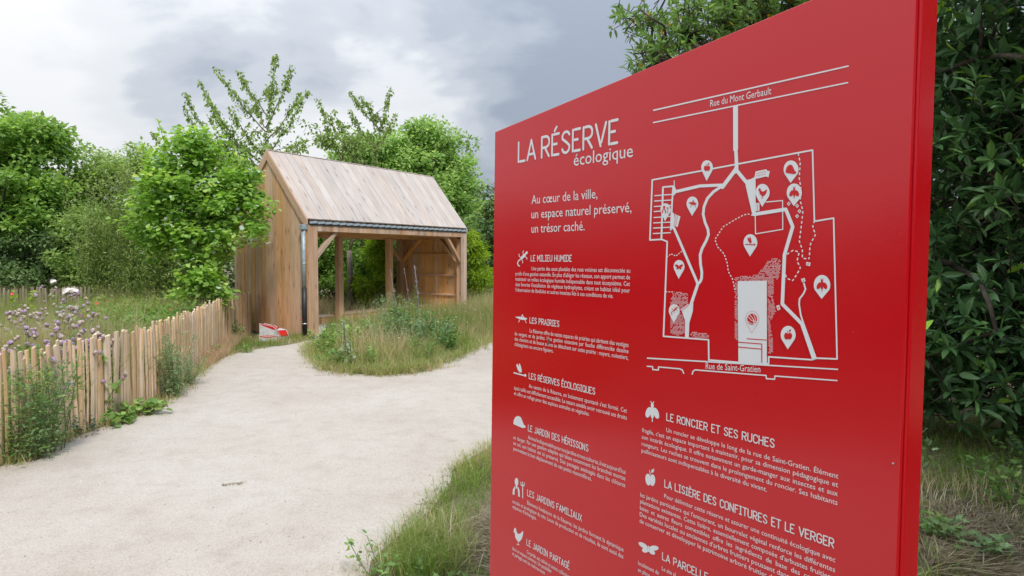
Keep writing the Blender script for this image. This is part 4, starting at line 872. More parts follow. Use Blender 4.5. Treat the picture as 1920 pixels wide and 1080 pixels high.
sh = [np.array(W(px, py, 12.2)) - hz_b for px, py in ((262, 270), (298, 232), (330, 240), (382, 236), (415, 262), (275, 300), (455, 300), (488, 330), (500, 432), (352, 246), (440, 285))]
SP, SA = [], []
for t in sh:
    a = np.array([0, 0, 2.2]) * .5 + t * .45; 
    for q in np.linspace(.62, 1, 11):
        for _ in range(2): SP.append(a + (t - a) * q + rngz.normal(size=3) * .02); SA.append(unit(rngz.normal(size=3) * .8 + np.array([0, 0, -.1])))
link('shoot_leaves', leaves_mesh('shoot_leaves', SP, SA, .095, 'broad', rngz, 1.2, np.clip(rngz.normal(.75, .2, len(SP)), 0, 1)), hazel, F_HAZEL)
stems = []
for k in range(7):
    a = k * .9; top = np.array([math.cos(a) * .55, math.sin(a) * .35, 1.9 + .25 * math.sin(k * 2)]); stems.append((np.array([(math.cos(a) * .06, math.sin(a) * .06, -.05), top * np.array([.35, .35, .5]), top]), np.array([.035, .028, .016])))
stems += [(np.array([[0, 0, 1.1], t * .5 + np.array([0, 0, .7]), t]), np.array([.014, .010, .003])) for t in sh]
link('trunk', tubes_mesh('trunk', stems + skeleton((0, 0, .4), cen[:60], .03, rngz)), hazel, M_BARKL)

# cherries: long ascending shoots with hanging leaves against the sky
def whip_tree(name, label, base, tips, Y, seed, crown_e, extra=120):
    rng = np.random.default_rng(seed); b = np.array(base); o = empty(name, base, 0, label, 'tree'); paths, P, A, sz = [], [], [], []
    fork = np.array([0, 0, 1.7])
    paths.append((np.array([(0, 0, -.05), (.03, 0, .9), fork]), np.array([.10, .085, .07])))
    mains = []; T = [W(px, py, Y + dy) - b for px, py, dy in tips]; lead = T[int(np.argmax([t[2] for t in T]))]
    for tip in T:
        f = 0.0 if tip is lead else np.clip((tip[2] - 1.15 * abs(tip[0] - lead[0] * .5) - 2.1) / (lead[2] - 1.7), 0, .8); start = fork + (lead - fork) * f
        ctrl = start + (tip - start) * .55 + np.array([(tip[0] - start[0]) * .10, 0, -.07 * abs(tip[0] - start[0])])
        ts = np.linspace(0, 1, 15)[:, None]; c = (1 - ts) ** 2 * start + 2 * ts * (1 - ts) * ctrl + ts ** 2 * tip; c += rng.normal(size=c.shape) * .016
        paths.append((c, np.linspace(.030 if f == 0 else .017, .003, 15))); mains.append(c)
    for c in mains:
        L = np.sum(np.linalg.norm(np.diff(c, axis=0), axis=1)); n = int(L * 48)
        for t in np.sort(rng.uniform(.22, 1, n)):
            x = t * 14; i = min(13, int(x)); p = c[i] + (c[i + 1] - c[i]) * (x - i)
            for _ in range(2 if t > .4 else 1): P.append(p + rng.normal(size=3) * .035); A.append(rng.normal(size=3) * .55 + np.array([0, 0, -.75])); sz.append(rng.uniform(.065, .115))
        # side twigs
        for t in rng.uniform(.15, .8, 4):
            i = int(t * 14); d = unit(rng.normal(size=3) * np.array([1.3, .7, .3]) + np.array([0, 0, .8])); ln = rng.uniform(.25, .6) * (1.15 - t); q = c[i] + d * ln
            paths.append((np.array([c[i], (c[i] + q) / 2 + rng.normal(size=3) * .02, q]), np.array([.008, .006, .002])))
            for u_ in rng.uniform(.15, 1.0, int(ln * 50)): P.append(c[i] + (q - c[i]) * u_ + rng.normal(size=3) * .03); A.append(rng.normal(size=3) * .55 + np.array([0, 0, -.7])); sz.append(rng.uniform(.055, .09))
    cen = in_ellipsoids(crown_e, extra, rng, .3) - b; k = 30
    P = np.array(P); A = np.array(A); sz = np.array(sz)
    link('leaves', leaves_mesh('leaves', P, A, sz, 'leaf', rng, None, np.clip(rng.normal(.5, .22, len(P)), 0, 1)), o, F_CHERRY)
    link('crown', clump_leaves('crown', cen, .22 * rng.uniform(.5, 1.3, len(cen)), k, .10, 'leaf', rng, .7, .9, .5), o, F_CHERRY)
    link('trunk', tubes_mesh('trunk', paths + skeleton((0, 0, 1.4), cen[:45], .03, rng), 5), o, M_BARKL)
    return o
whip_tree('cherry_tree', 'young cherry tree with long upright shoots rising behind the shelter ridge', Bp(470, 16.6), [(345, 200, .2), (347, 172, .4), (372, 150, 0), (405, 123, -.3), (447, 133, .3), (475, 185, .4), (517, 103, 0), (548, 124, -.3), (566, 172, .4), (578, 170, 0), (430, 200, -.5), (395, 215, .5), (283, 242, .3), (385, 180, -.2), (330, 245, .2), (500, 165, .5)], 16.6, 41,
          [pxell(410, 285, 16.6, 70, 40), pxell(500, 275, 16.6, 62, 42), pxell(450, 300, 16.6, 90, 50), pxell(560, 275, 16.6, 40, 28)], 60)
whip_tree('cherry_tree', 'second cherry tree with forked leafy shoots above the middle of the plank roof', Bp(655, 17.2), [(596, 186, .2), (625, 208, .3), (654, 168, 0), (676, 180, -.3), (732, 166, .2), (741, 213, 0), (655, 205, .4), (700, 215, .3), (606, 225, 0)], 17.2, 42,
          [pxell(610, 265, 17.2, 50, 32), pxell(660, 270, 17.2, 55, 42), pxell(715, 270, 17.2, 30, 26)], 34)
# round walnut behind the roof
tree('round_walnut_tree', 'broad round-headed green tree behind the right end of the plank roof', 'tree', Bp(800, 24), [pxell(790, 320, 24, 105, 88), pxell(720, 300, 24, 85, 55), pxell(665, 315, 24, 60, 35), pxell(860, 385, 24, 50, 80), pxell(760, 410, 24, 120, 70), pxell(900, 440, 23.5, 40, 50), pxell(660, 330, 23.5, 40, 40), pxell(800, 262, 24, 60, 34)], 400, 150, .46, .15, F_ROUND, seed=51, trunk_r=.28, shell=.6)
tree('small_fir_tree', 'small dark tree beside the left edge of the red panel behind the far path', 'tree', Bp(935, 22.5), [pxell(940, 400, 22.5, 40, 60), pxell(930, 480, 22.5, 48, 50)], 70, 130, .36, .11, F_DARK, seed=52, trunk_r=.1)
tree('bay_bush', 'dark leafy bush seen through the left opening of the shelter', 'bush', Bp(640, 18.2), [pxell(640, 490, 18.2, 60, 85), pxell(600, 470, 18.2, 50, 90), pxell(560, 480, 18.4, 60, 80)], 150, 130, .36, .10, F_WALNUT, seed=53, trunk_r=.07)
tree('privet_bush', 'dark bush in the middle behind the shelter', 'bush', Bp(700, 19.0), [pxell(690, 480, 19, 50, 85), pxell(760, 470, 19.2, 60, 90), pxell(830, 480, 19.5, 50, 80)], 130, 130, .36, .10, F_DARK, seed=54, trunk_r=.07)
tree('broom_bush', 'feathery mid-green shrub low behind the bench', 'bush', Bp(676, 17.4), [pxell(676, 545, 17.4, 26, 30)], 26, 150, .25, .10, F_BAMBOO, 'narrow', seed=55, trunk_r=.04)
tree('bamboo_clump', 'yellow-green bamboo clump behind the middle post of the shelter', 'bush', Bp(706, 17.6), [pxell(706, 500, 17.6, 22, 62), pxell(712, 450, 17.6, 18, 40)], 60, 120, .22, .11, F_BAMBOO, 'narrow', group=None, seed=56, trunk_r=.03, bark=M_STEM)
tree('bamboo_clump', 'yellow-green bamboo clump just right of the shelter', 'bush', Bp(893, 19.2), [pxell(893, 500, 19.2, 22, 55), pxell(884, 460, 19.2, 16, 35), pxell(905, 530, 19, 22, 26)], 66, 120, .24, .11, F_BAMBOO, 'narrow', seed=57, trunk_r=.03, bark=M_STEM)
# willow thicket with visible rods, in the middle of the meadow edge
rngw = np.random.default_rng(61)
for wi, (px, Y, hh, wd, lb) in enumerate(((185, 15.3, 3.3, .8, 'willow thicket with thin rods left of the hazel, the leftmost of the row'), (245, 15.0, 3.7, .8, 'tall willow thicket behind the poppies'), (300, 14.6, 3.3, .75, 'willow thicket with pale seed tufts nearest the hazel'), (345, 14.9, 2.5, .6, 'low willow thicket hidden behind the hazel trunk'))):
    b = np.array(Bp(px, Y)); o = empty('willow_bush', tuple(b), 0, lb, 'bush', 'willow bushes along the meadow edge'); P, A, paths = [], [], []
    for k in range(34):
        a = rngw.uniform(0, 6.28); r0 = rngw.uniform(0, .35); p0 = np.array([math.cos(a) * r0 * wd, math.sin(a) * r0, 0]); h = hh * rngw.uniform(.6, 1.0)
        p1 = p0 + np.array([rngw.normal() * .42 * wd, rngw.normal() * .3, h]); m = (p0 + p1) / 2 + rngw.normal(size=3) * .08
        ts = np.linspace(0, 1, 9)[:, None]; c = (1 - ts) ** 2 * p0 + 2 * ts * (1 - ts) * m + ts ** 2 * p1; paths.append((c, np.linspace(.012, .003, 9)))
        n = 210
        t = rngw.uniform(.12, 1, n); P.append(np.array([np.interp(t, np.linspace(0, 1, 9), c[:, q]) for q in range(3)]).T + rngw.normal(size=(n, 3)) * .11); A.append(rngw.normal(size=(n, 3)) * .7 + np.array([0, 0, .25]))
    P = np.concatenate(P); A = np.concatenate(A)
    link('stems', tubes_mesh('stems', paths, 4), o, M_STEM); link('leaves', leaves_mesh('leaves', P, A, rngw.uniform(.07, .12, len(P)), 'narrow', rngw, None, np.clip(rngw.normal(.45, .25, len(P)), 0, 1)), o, F_WILLOW)
# hedge that closes the garden behind everything, and woods on the far left side and behind the camera
def mass(name, label, ells, n, per, crad, ls, mat, seed):
    rng = np.random.default_rng(seed); cen = in_ellipsoids(ells, n, rng, .6); cen = cen[cen[:, 2] > 0]
    o = link(name, clump_leaves(name, cen, crad * rng.uniform(.7, 1.3, len(cen)), per, ls, 'leaf', rng), None, mat); return tag(o, label, 'hedge' if 'hedge' in name else 'wood', kind='stuff')
mass('hedge', 'dark tangled hedge closing the garden behind the meadow', [(x, 21 + .06 * x, 1.2, 1.6, .9, 1.7) for x in np.arange(-20, 0, 2.0)] + [(x, 27, 1.4, 1.8, .9, 2.0) for x in np.arange(0, 14, 2.4)], 420, 110, .6, .17, F_DARK, 71)
mass('woodland', 'far trees closing the view behind the garden', [(x, 33 + 3 * math.sin(x), 2.0, 2.6, 1.5, 2.2 + .8 * math.sin(x * 1.7)) for x in np.arange(-32, 24, 3.2)], 420, 80, 1.0, .32, F_WALNUT, 72)
mass('woodland', 'trees on the far left side of the garden outside the meadow', [(-16 - 2 * math.sin(y), y, 1.5, 1.6, 2.2, 2.0 + .5 * math.sin(y)) for y in np.arange(-14, 16, 3.0)], 360, 80, .9, .28, F_DARK, 73)
mass('woodland', 'trees along the path side opposite the panel', [(x, -13 + .8 * math.sin(x), 1.7, 2.0, 1.6, 2.3 + .5 * math.sin(x)) for x in np.arange(-16, 13, 3.0)], 360, 80, .9, .28, F_DARK, 74)

mass('hedge', 'dark hedge far behind the laurel at the right', [(x, 9.2 + .3 * math.sin(x), 2.2, 1.5, .9, 2.8) for x in np.arange(5.0, 14, 1.8)], 260, 110, .6, .17, F_DARK, 75)
mass('hedge', 'unseen laurel hedge continuing along the right side, added to shade the ground', [(5.6, y, 2.2, 1.3, 1.5, 2.6) for y in np.arange(-4.5, 3.6, 1.6)] + [(5.0, y, 4.9, 1.5, 1.5, .9) for y in np.arange(-3, 3, 1.5)], 420, 110, .55, .15, F_DARK, 76)  # out of view; row and high canopy added to shade the right-hand ground
# laurel on the right: shrub close by, and the taller tree whose crown hangs over the panel
def rosettes(tips, dirs, rng, nl=(6, 10), L=.13, templ='laurel', spread=1.0):
    P, A, S_ = [], [], []
    for t, d in zip(tips, dirs):
        d = unit(d); b = unit(np.cross(d, [0.3, 0.2, 1])); c = np.cross(d, b); n = rng.integers(*nl)
        for k in range(n):
            a = k * 2.4 + rng.random(); back = k / n * .07; out = math.cos(a) * b + math.sin(a) * c
            P.append(t - d * back); A.append(out * spread + d * rng.uniform(.15, 1.1) + np.array([0, 0, .12])); S_.append(L * rng.uniform(.45, 1.2))
    return np.array(P), np.array(A), np.array(S_)
def laurel(name, label, base, ells, ntip, L, mat, seed, near=None, trunk_r=.09, nl=(6, 10)):
    rng = np.random.default_rng(seed); b = np.array(base, float); o = empty(name, base, 0, label, 'tree' if 'tree' in name else 'shrub')
    tips = np.concatenate([in_ellipsoids(ells, ntip, rng, .72), in_ellipsoids(ells, ntip // 3, rng, .25)]); keep = tips[:, 2] > .12; tips = tips[keep]
    ec = np.array([[e[0], e[1], e[2]] for e in ells]); nearest = np.argmin(np.linalg.norm(tips[:, None] - ec[None], axis=2), axis=1)
    dirs = unit(tips - ec[nearest]) + rng.normal(size=tips.shape) * .45 + np.array([0, 0, .25])
    P, A, Sz = rosettes(tips, dirs, rng, nl, L); t = np.clip(rng.normal(.42, .26, len(P)), 0, 1)
    fresh = rng.random(len(tips)) < .07
    cntr = 0
    order = None
    if near:
        # the leaves that show largest are parts of their own
        d = P - EYEP; q = np.stack([d @ CX, d @ CU, d @ CF], 1); vis = (q[:, 2] > .5) & (np.abs(q[:, 0] / q[:, 2]) < .80) & (np.abs(q[:, 1] / q[:, 2]) < .44) & (q[:, 0] / q[:, 2] > .60)
        dist = np.where(vis, q[:, 2], 99); order = np.argsort(dist)[:near]; mask = np.ones(len(P), bool); mask[order] = False
        tv, tf = TEMPL['laurel']; shared = []
        for k in range(6):
            me = bpy.data.meshes.new('leaf'); me.from_pydata(tv, [], tf); a = me.attributes.new('tint', 'FLOAT', 'POINT'); a.data.foreach_set('value', [.2 + .14 * k] * len(tv)); me.materials.append(mat); shared.append(me)
        for i in order:
            lf = link('leaf', shared[rng.integers(0, 6)], o); a = unit(A[i]); r = rng.normal(size=3) * .45 + np.array([0, 0, 1.0]); B_ = unit(np.cross(a, r)); C_ = np.cross(B_, a); s = Sz[i]; p = P[i] - b
            lf.matrix_local = Matrix([[B_[0] * s, a[0] * s, C_[0] * s, p[0]], [B_[1] * s, a[1] * s, C_[1] * s, p[1]], [B_[2] * s, a[2] * s, C_[2] * s, p[2]], [0, 0, 0, 1]])
        fo = link('foliage', leaves_mesh('foliage', P[mask] - b, A[mask], Sz[mask], 'laurel', rng, .9, t[mask]), o, mat); fo['kind'] = 'stuff'
    else: link('crown', leaves_mesh('crown', P - b, A, Sz, 'laurel', rng, .9, t), o, mat)
    sk = skeleton((0, 0, -.05), tips[rng.choice(len(tips), min(len(tips), 220), replace=False)] - b, trunk_r, rng, trunk_h=.5)
    tw = [(np.array([tp - b - unit(dr) * .22, tp - b]), np.array([.006, .003])) for tp, dr in zip(tips, dirs)]
    link('trunk', tubes_mesh('trunk', sk + tw, 5), o, M_BARK); return o
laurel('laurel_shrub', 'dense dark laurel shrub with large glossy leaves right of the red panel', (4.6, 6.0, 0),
       [(4.3, 5.5, .75, 1.3, .9, .65), (5.4, 5.3, .8, 1.2, .9, .7), (4.35, 5.7, 1.15, 1.35, 1.0, .85), (5.3, 5.5, 1.4, 1.2, 1.1, 1.1), (4.1, 5.8, 2.4, 1.25, 1.0, .9), (5.1, 5.7, 2.7, 1.3, 1.1, 1.0), (3.4, 6.3, 1.4, 1.0, .8, 1.1), (4.2, 6.1, 3.4, 1.3, 1.1, .9), (5.6, 6.0, 3.9, 1.4, 1.3, 1.0), (5.2, 4.4, 5.2, 1.9, 1.6, .9), (4.2, 5.4, 5.4, 1.5, 1.4, .9), (6.3, 3.2, 4.6, 1.2, 1.4, 1.0), (3.5, 6.0, .6, .9, .6, .55)], 4600, .165, F_LAUREL, 81, near=298, trunk_r=.12)  # the highest lobes, above the frame, are added to shade what lies below
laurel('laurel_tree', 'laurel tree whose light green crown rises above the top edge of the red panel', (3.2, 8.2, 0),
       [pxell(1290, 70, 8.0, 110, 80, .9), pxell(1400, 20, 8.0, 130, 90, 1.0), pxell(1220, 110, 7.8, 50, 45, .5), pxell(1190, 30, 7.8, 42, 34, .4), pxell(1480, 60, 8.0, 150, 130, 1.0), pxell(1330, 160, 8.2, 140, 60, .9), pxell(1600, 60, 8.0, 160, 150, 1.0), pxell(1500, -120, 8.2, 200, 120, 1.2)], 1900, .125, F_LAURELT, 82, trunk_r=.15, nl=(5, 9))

# ------------------------------------------------------------------ grasses
def blades_mesh(name, R, H, rng, width=.004, lean=.35, tint=None, curl=.5, dirs=None):
    n = len(R); R = np.asarray(R, float); a = rng.uniform(0, 2 * math.pi, n); D = np.stack([np.cos(a), np.sin(a), np.zeros(n)], 1)
    if dirs is not None: D = unit(D * .8 + dirs)
    Sd = np.stack([-D[:, 1], D[:, 0], np.zeros(n)], 1); ph = rng.uniform(0, 3.14, n); Sd = Sd * np.cos(ph)[:, None] * .6 + np.stack([np.cos(ph), np.sin(ph), np.zeros(n)], 1) * .4; Sd = unit(Sd)
    ln = H * lean * rng.uniform(.2, 1.6, n); w = width * rng.uniform(.6, 1.4, n)
    p0 = R; p1 = R + D * (ln * .28)[:, None] + np.stack([0 * H, 0 * H, H * .55], 1); dz = H * (1 - curl * rng.random(n) ** 2 * .5); p2 = R + D * ln[:, None] + np.stack([0 * H, 0 * H, dz], 1)
    V = np.stack([p0 - Sd * w[:, None], p0 + Sd * w[:, None], p1 + Sd * (w * .75)[:, None], p1 - Sd * (w * .75)[:, None], p2], 1).reshape(-1, 3)
    fl = np.array([0, 1, 2, 3, 3, 2, 4]); loops = (fl[None] + (np.arange(n) * 5)[:, None]).ravel(); lens = np.tile([4, 3], n)
    t = rng.random(n) if tint is None else tint
    return np_mesh(name, V, loops, lens, np.repeat(t, 5))
def sample_poly(P, n, rng, weight=None):
    P = np.asarray(P, float); lo, hi = P.min(0), P.max(0); out = []
    while len(out) < n:
        q = rng.uniform(lo, hi, (n * 2, 2)); x, y = q[:, 0], q[:, 1]; c = np.zeros(len(q), bool); j = len(P) - 1
        for i in range(len(P)):
            xi, yi, xj, yj = P[i][0], P[i][1], P[j][0], P[j][1]
            cond = ((yi > y) != (yj > y)) & (x < (xj - xi) * (y - yi) / ((yj - yi) + 1e-12) + xi); c ^= cond; j = i
        q = q[c]
        if weight is not None: q = q[rng.random(len(q)) < weight(q)]
        out += list(q)
    return np.array(out[:n])
def vnoise(q, s, seed=0):
    r = np.random.default_rng(seed); ph = r.uniform(0, 6.28, (5, 3)); k = r.normal(size=(5, 2)) * s
    return sum(np.sin(q @ k[i] + ph[i, 0]) for i in range(5)) / 5 * .9 + .5
def grass(name, label, P, n, h0, h1, mat, seed, width=.004, lean=.4, tuft=.0, tmean=.4, tsd=.22, weight=None, cat=None, hfun=None):
    rng = np.random.default_rng(seed); q = sample_poly(P, n if not tuft else max(1, n // 14), rng, weight)
    if tuft:
        q = np.repeat(q, 14, axis=0)[:n]; q = q + rng.normal(size=q.shape) * tuft
    z = np.zeros(len(q)); hs = vnoise(q, 1.3, seed + 1); H = (h0 + (h1 - h0) * np.clip(hs + rng.normal(0, .22, len(q)), 0, 1.3))
    if hfun is not None: H = H * hfun(q)
    tn = np.clip(tmean + (vnoise(q, 1.7, seed + 2) - .5) * .7 + rng.normal(0, tsd, len(q)), 0, 1)
    o = link(name, blades_mesh(name, np.column_stack([q, z]), H, rng, width, lean, tn), None, mat)
    return tag(o, label, cat or 'grass', kind='stuff')
def segdist(q, A, B):
    A = np.asarray(A); B = np.asarray(B); d = B - A; t = np.clip(((q - A) @ d) / (d @ d), 0, 1); return np.linalg.norm(q - (A + t[:, None] * d), axis=1)
def linedist(q, L): return np.min([segdist(q, a, b) for a, b in zip(L[:-1], L[1:])], axis=0)
ISL = [cab(.32, -.10), *ISL_EDGE, (6.5, 19.5), (3.0, 21.5), (-.6, 21.0), cab(CL + .9, 1.2), cab(CL + .2, -.05)]
LE = np.array(ISL_EDGE)
edge_h = lambda q: np.clip(.40 + linedist(q, LE) * 1.5, .4, 1.2)
edge_w = lambda q: np.exp(-np.maximum(0, q[:, 1] - 13) * .10)
grass('island_grass', 'long mixed green grass on the bed in front of the shelter', ISL, 30000, .16, .44, F_GRASS, 101, .0042, .5, hfun=edge_h, weight=edge_w, tmean=.36)
grass('dry_grass', 'pale seeding dry grass on the bed in front of the shelter', ISL, 36000, .24, .66, F_DRYG, 102, .0026, .35, hfun=edge_h, weight=lambda q: np.clip((q[:, 0] + 3.0) * .32, .08, 1) * np.exp(-np.maximum(0, q[:, 1] - 15) * .10), tmean=.45)
FQ = [tuple(p) for p in FP[::12]] + [tuple(FP[-1])]
off = []
for i, p in enumerate(FQ):
    t = np.array(FQ[min(i + 1, len(FQ) - 1)]) - np.array(FQ[max(i - 1, 0)]); t = t / np.linalg.norm(t); off.append(tuple(np.array(p) + np.array([-t[1], t[0]]) * .05))
MEAD = off + [cab(-.1, CWD), (-5.2, 15.5), (-9, 17), (-20, 17.5), (-20, 6), (-9, 2.5)]
mw = lambda q: np.clip(1.25 - np.hypot(q[:, 0] + 4, q[:, 1] - 7) * .06, .34, 1) * (q[:, 1] > .9 * -q[:, 0] - 1.5 - 3)
grass('meadow_grass', 'tall green meadow grass behind the paling fence', MEAD, 80000, .36, .74, F_GRASS, 103, .0048, .45, weight=mw, tmean=.40)
grass('meadow_hay', 'seeding dry meadow grass between the thistles', MEAD, 52000, .50, 1.0, F_DRYG, 104, .0028, .40, weight=mw, tmean=.45)
TP = [tuple(W(-40, 560, 6.2)[:2]), tuple(W(110, 560, 6.6)[:2]), tuple(W(215, 560, 8.2)[:2]), tuple(W(200, 560, 11)[:2]), tuple(W(-60, 560, 11)[:2])]
grass('thistle_hay', 'pale dry stalks crowded among the thistles', TP, 24000, .62, 1.08, F_DRYG, 114, .0026, .30, tmean=.5)
grass('thistle_undergrowth', 'tangled green stalks below the thistle heads', TP, 9000, .5, .9, F_GRASS, 115, .0035, .35, tmean=.5)
rq = np.random.default_rng(131); LP = [tuple(FQ[-1]), *[tuple(np.array(q_) + np.array([-.3, .15])) for q_ in FQ[8:-1]][::-1], tuple(W(120, 560, 8.5)[:2]), tuple(W(150, 560, 12)[:2]), tuple(W(330, 560, 13.5)[:2])]
qq = sample_poly(LP, 1700, rq); PW_, AW_ = [], []
for c_ in qq:
    k_ = 34; hh_ = rq.uniform(.30, .85); PW_.append(np.column_stack([c_[0] + rq.normal(0, .07, k_), c_[1] + rq.normal(0, .07, k_), rq.uniform(.05, 1, k_) * hh_])); AW_.append(rq.normal(size=(k_, 3)) * np.array([1, 1, .4]) + np.array([0, 0, .45]))
PW_ = np.concatenate(PW_); AW_ = np.concatenate(AW_); tw_ = np.clip(.5 + (vnoise(PW_[:, :2], 1.6, 8) - .5) + rq.normal(0, .2, len(PW_)), 0, 1)
tag(link('meadow_herbs', leaves_mesh('meadow_herbs', PW_, AW_, rq.uniform(.04, .10, len(PW_)), 'lobed', rq, .8, tw_), None, F_LUSH), 'fresh green leafy herbs crowding the meadow behind the fence', 'herbs', kind='stuff')
BACK = [cab(-.2, CWD + .15), cab(CL + .6, CWD + .15), (1.5, 21.5), (-2, 21.5), (-9, 17.5)]
grass('rear_grass', 'dry grass growing behind the shelter bench', BACK, 9000, .35, .65, F_DRYG, 105, .005, .4, tmean=.5)
# between fence and path: dry tufts, thicker near the shelter
FE = [tuple(p) for p in FP[::8]] + [tuple(FP[-1])]
STRIP = FE[::-1] + [tuple(p) for p in LEFT_EDGE[2:]] + [cab(-.12, -.1)]
grass('verge_grass', 'tufts of grass between the paling fence and the path', STRIP, 3000, .03, .13, F_GRASS, 106, .003, .6, tuft=.05, tmean=.5)
VR = [*[tuple(p) for p in FE[-14:-2]][::-1], *gp((362, 712), (398, 684), (432, 664))]
grass('reddish_dry_grass', 'reddish dry grass against the fence near the shelter corner', VR, 3800, .06, .28, F_DRYR, 107, .0017, .95)
CR = [cab(-.05, .05), cab(-.05, .85), *gp((540, 634), (570, 639))]
grass('wall_foot_grass', 'grass and dead stalks at the foot of the shelter gable', CR, 600, .05, .20, F_GRASS, 108, .003, .6, tuft=.04, tmean=.6)
# foreground right edge and behind the panel
NE = np.array(NEAR_EDGE)
NEARP = NEAR_EDGE + [(4.2, 6.2), (4.6, 3.6), (3.4, 1.6), (1.4, .9), (.1, 2.0), (-.4, 2.6)]
_sp = G(892, 1012)[:2]
bare = lambda q: np.clip((np.hypot(q[:, 0] - _sp[0], (q[:, 1] - _sp[1]) * .7) - .18) * 4, 0.03, 1) * np.clip(np.abs(vnoise(q, 2.1, 5) - .35) * 3.2, .12, 1) * np.clip(1.35 - linedist(q, NE) * .85, .22, 1)
grass('edge_grass', 'short green grass along the right edge of the path by the panel foot', NEARP, 12000, .02, .09, F_GRASS, 109, .0022, .8, tuft=.035, tmean=.34, weight=bare)
EDGEB = [tuple(p) for p in gp((700, 1075), (745, 1018), (800, 965), (838, 925), (855, 885), (890, 858), (930, 842), (960, 870), (930, 930), (880, 970), (850, 1010), (880, 1090))]
grass('edge_tussock', 'taller tussocks of grass on the path edge left of the panel', EDGEB, 3300, .05, .17, F_GRASS, 110, .0017, .95, tuft=.045, tmean=.42)
TUS = [tuple(p) for p in gp((740, 1085), (760, 1030), (800, 990), (840, 985), (870, 1030), (860, 1090))]
grass('seeding_tussock', 'seeding tussock at the bottom edge left of the panel', TUS, 1300, .10, .24, F_GRASS, 111, .0013, 1.0, tuft=.05, tmean=.5)
RP = [(1.3, 1.5), (4.2, 3.0), (6.8, 4.6), (6.5, 6.5), (2.6, 6.4), (1.2, 3.4)]
grass('shade_grass', 'thin grass in the shade below the laurel', RP, 17000, .03, .14, F_GRASS, 112, .0026, .8, tuft=.07, tmean=.3)
def fringe(name, label, L, n, sg, h0, h1, mat, seed, off=0.0, width=.0022, tmean=.5):
    rng = np.random.default_rng(seed); q = edge_band(L, sg, n // 9, rng); q = np.repeat(q, 9, axis=0) + rng.normal(size=(len(q) * 9, 2)) * .028
    return tag(link(name, blades_mesh(name, np.column_stack([q, np.zeros(len(q))]), rng.uniform(h0, h1, len(q)), rng, width, 1.3, np.clip(rng.normal(tmean, .25, len(q)), 0, 1)), None, mat), label, 'grass', kind='stuff')
def edge_band(L, w, n, rng, side=1):
    L = np.array(L); k = rng.integers(0, len(L) - 1, n); t = rng.random(n)[:, None]; return L[k] * (1 - t) + L[k + 1] * t + rng.normal(size=(n, 2)) * w
fringe('bed_fringe', 'ragged low grass spilling over the edge of the bed', ISL_EDGE[:10], 4200, .11, .04, .20, F_DRYG, 141, width=.0028)
fringe('bed_fringe', 'green tufts spilling from the bed onto the path', ISL_EDGE[:10], 2600, .07, .05, .24, F_GRASS, 142, width=.0030)
fringe('edge_fringe', 'creeping grass running out onto the path by the panel', NEAR_EDGE[:9], 1600, .07, .01, .07, F_DRYG, 143, width=.0016)
fringe('fence_fringe', 'dry tufts between the fence foot and the path', LEFT_EDGE[1:12], 2600, .06, .02, .10, F_DRYG, 144, width=.0022)
HERE = [(-1.2, 2.2), (-.2, 2.6), (.3, 2.0), (1.0, .8), (3.5, 1.2), (3.5, -6), (-1.5, -6), (-1.1, .3)]
grass('lawn', 'short grass around the photographer behind the panel front', HERE, 9000, .04, .12, F_GRASS, 145, .004, .8, tuft=.06, tmean=.45)
# mown straw lying flat
rngs = np.random.default_rng(113); ST = [tuple(p) for p in gp((1728, 1085), (1728, 985), (1790, 955), (1850, 990), (1920, 1010), (1925, 1085))]
q = np.concatenate([sample_poly(ST, 9000, rngs), sample_poly(RP, 7000, rngs), sample_poly(gp((860, 990), (930, 960), (930, 1085), (820, 1085)), 700, rngs)]); n = len(q)
a = rngs.normal(.2, .8, n); A = np.stack([np.cos(a), np.sin(a), rngs.normal(0, .10, n)], 1)
tag(link('straw', leaves_mesh('straw', np.column_stack([q, rngs.uniform(.006, .035, n)]), A, rngs.uniform(.08, .28, n), 'stalk', rngs, 1.0), None, F_STRAW), 'loose cut straw lying on the ground right of the panel', 'straw', kind='stuff')
o = bpy.data.objects['straw']
V = np.zeros(len(o.data.vertices) * 3); o.data.vertices.foreach_get('co', V)
# slimmer stalks
def stones(name, label, P, n, s0, s1, mat, seed):
    rng = np.random.default_rng(seed); q = sample_poly(P, n, rng); V, L = [], []
    base = np.array([(1, 0, 0), (.3, .95, 0), (-.8, .6, 0), (-.8, -.6, 0), (.3, -.95, 0), (.4, .2, .7), (-.4, -.1, .65)])
    tri = [(0, 1, 5), (1, 2, 5), (2, 6, 5), (2, 3, 6), (3, 4, 6), (4, 5, 6), (4, 0, 5)]
    for i, p in enumerate(q):
        s = rng.uniform(s0, s1) * (1 + (rng.random() < .06) * 1.5); a = rng.uniform(0, 6.28); c, s_ = math.cos(a), math.sin(a); b = base * (1 + rng.normal(size=base.shape) * .15) * s
        V.append(np.stack([p[0] + b[:, 0] * c - b[:, 1] * s_, p[1] + b[:, 0] * s_ + b[:, 1] * c, .004 + b[:, 2]], 1)); L += [tuple(7 * i + k for k in t) for t in tri]
    o = link(name, np_mesh(name, np.concatenate(V), [k for t in L for k in t], [3] * len(L), rng.random(7 * n)), None, mat); return tag(o, label, 'gravel', kind='stuff')
M_PEB = foliage('pebble', [(0, (0.16, 0.14, 0.12)), (.25, (0.38, 0.33, 0.28)), (1, (0.62, 0.58, 0.52))], 0.0, .9, .1)
VP_ = gp((0, 1085), (0, 890), (200, 810), (380, 720), (560, 660), (900, 680), (900, 830), (760, 980), (690, 1085))
stones('path_grit', 'loose grit and small pebbles on the sandy path', VP_, 16000, .0010, .0036, M_PEB, 121)
stones('loose_stones', 'few darker loose stones lying on the path', VP_, 60, .004, .011, M_PEB, 123)
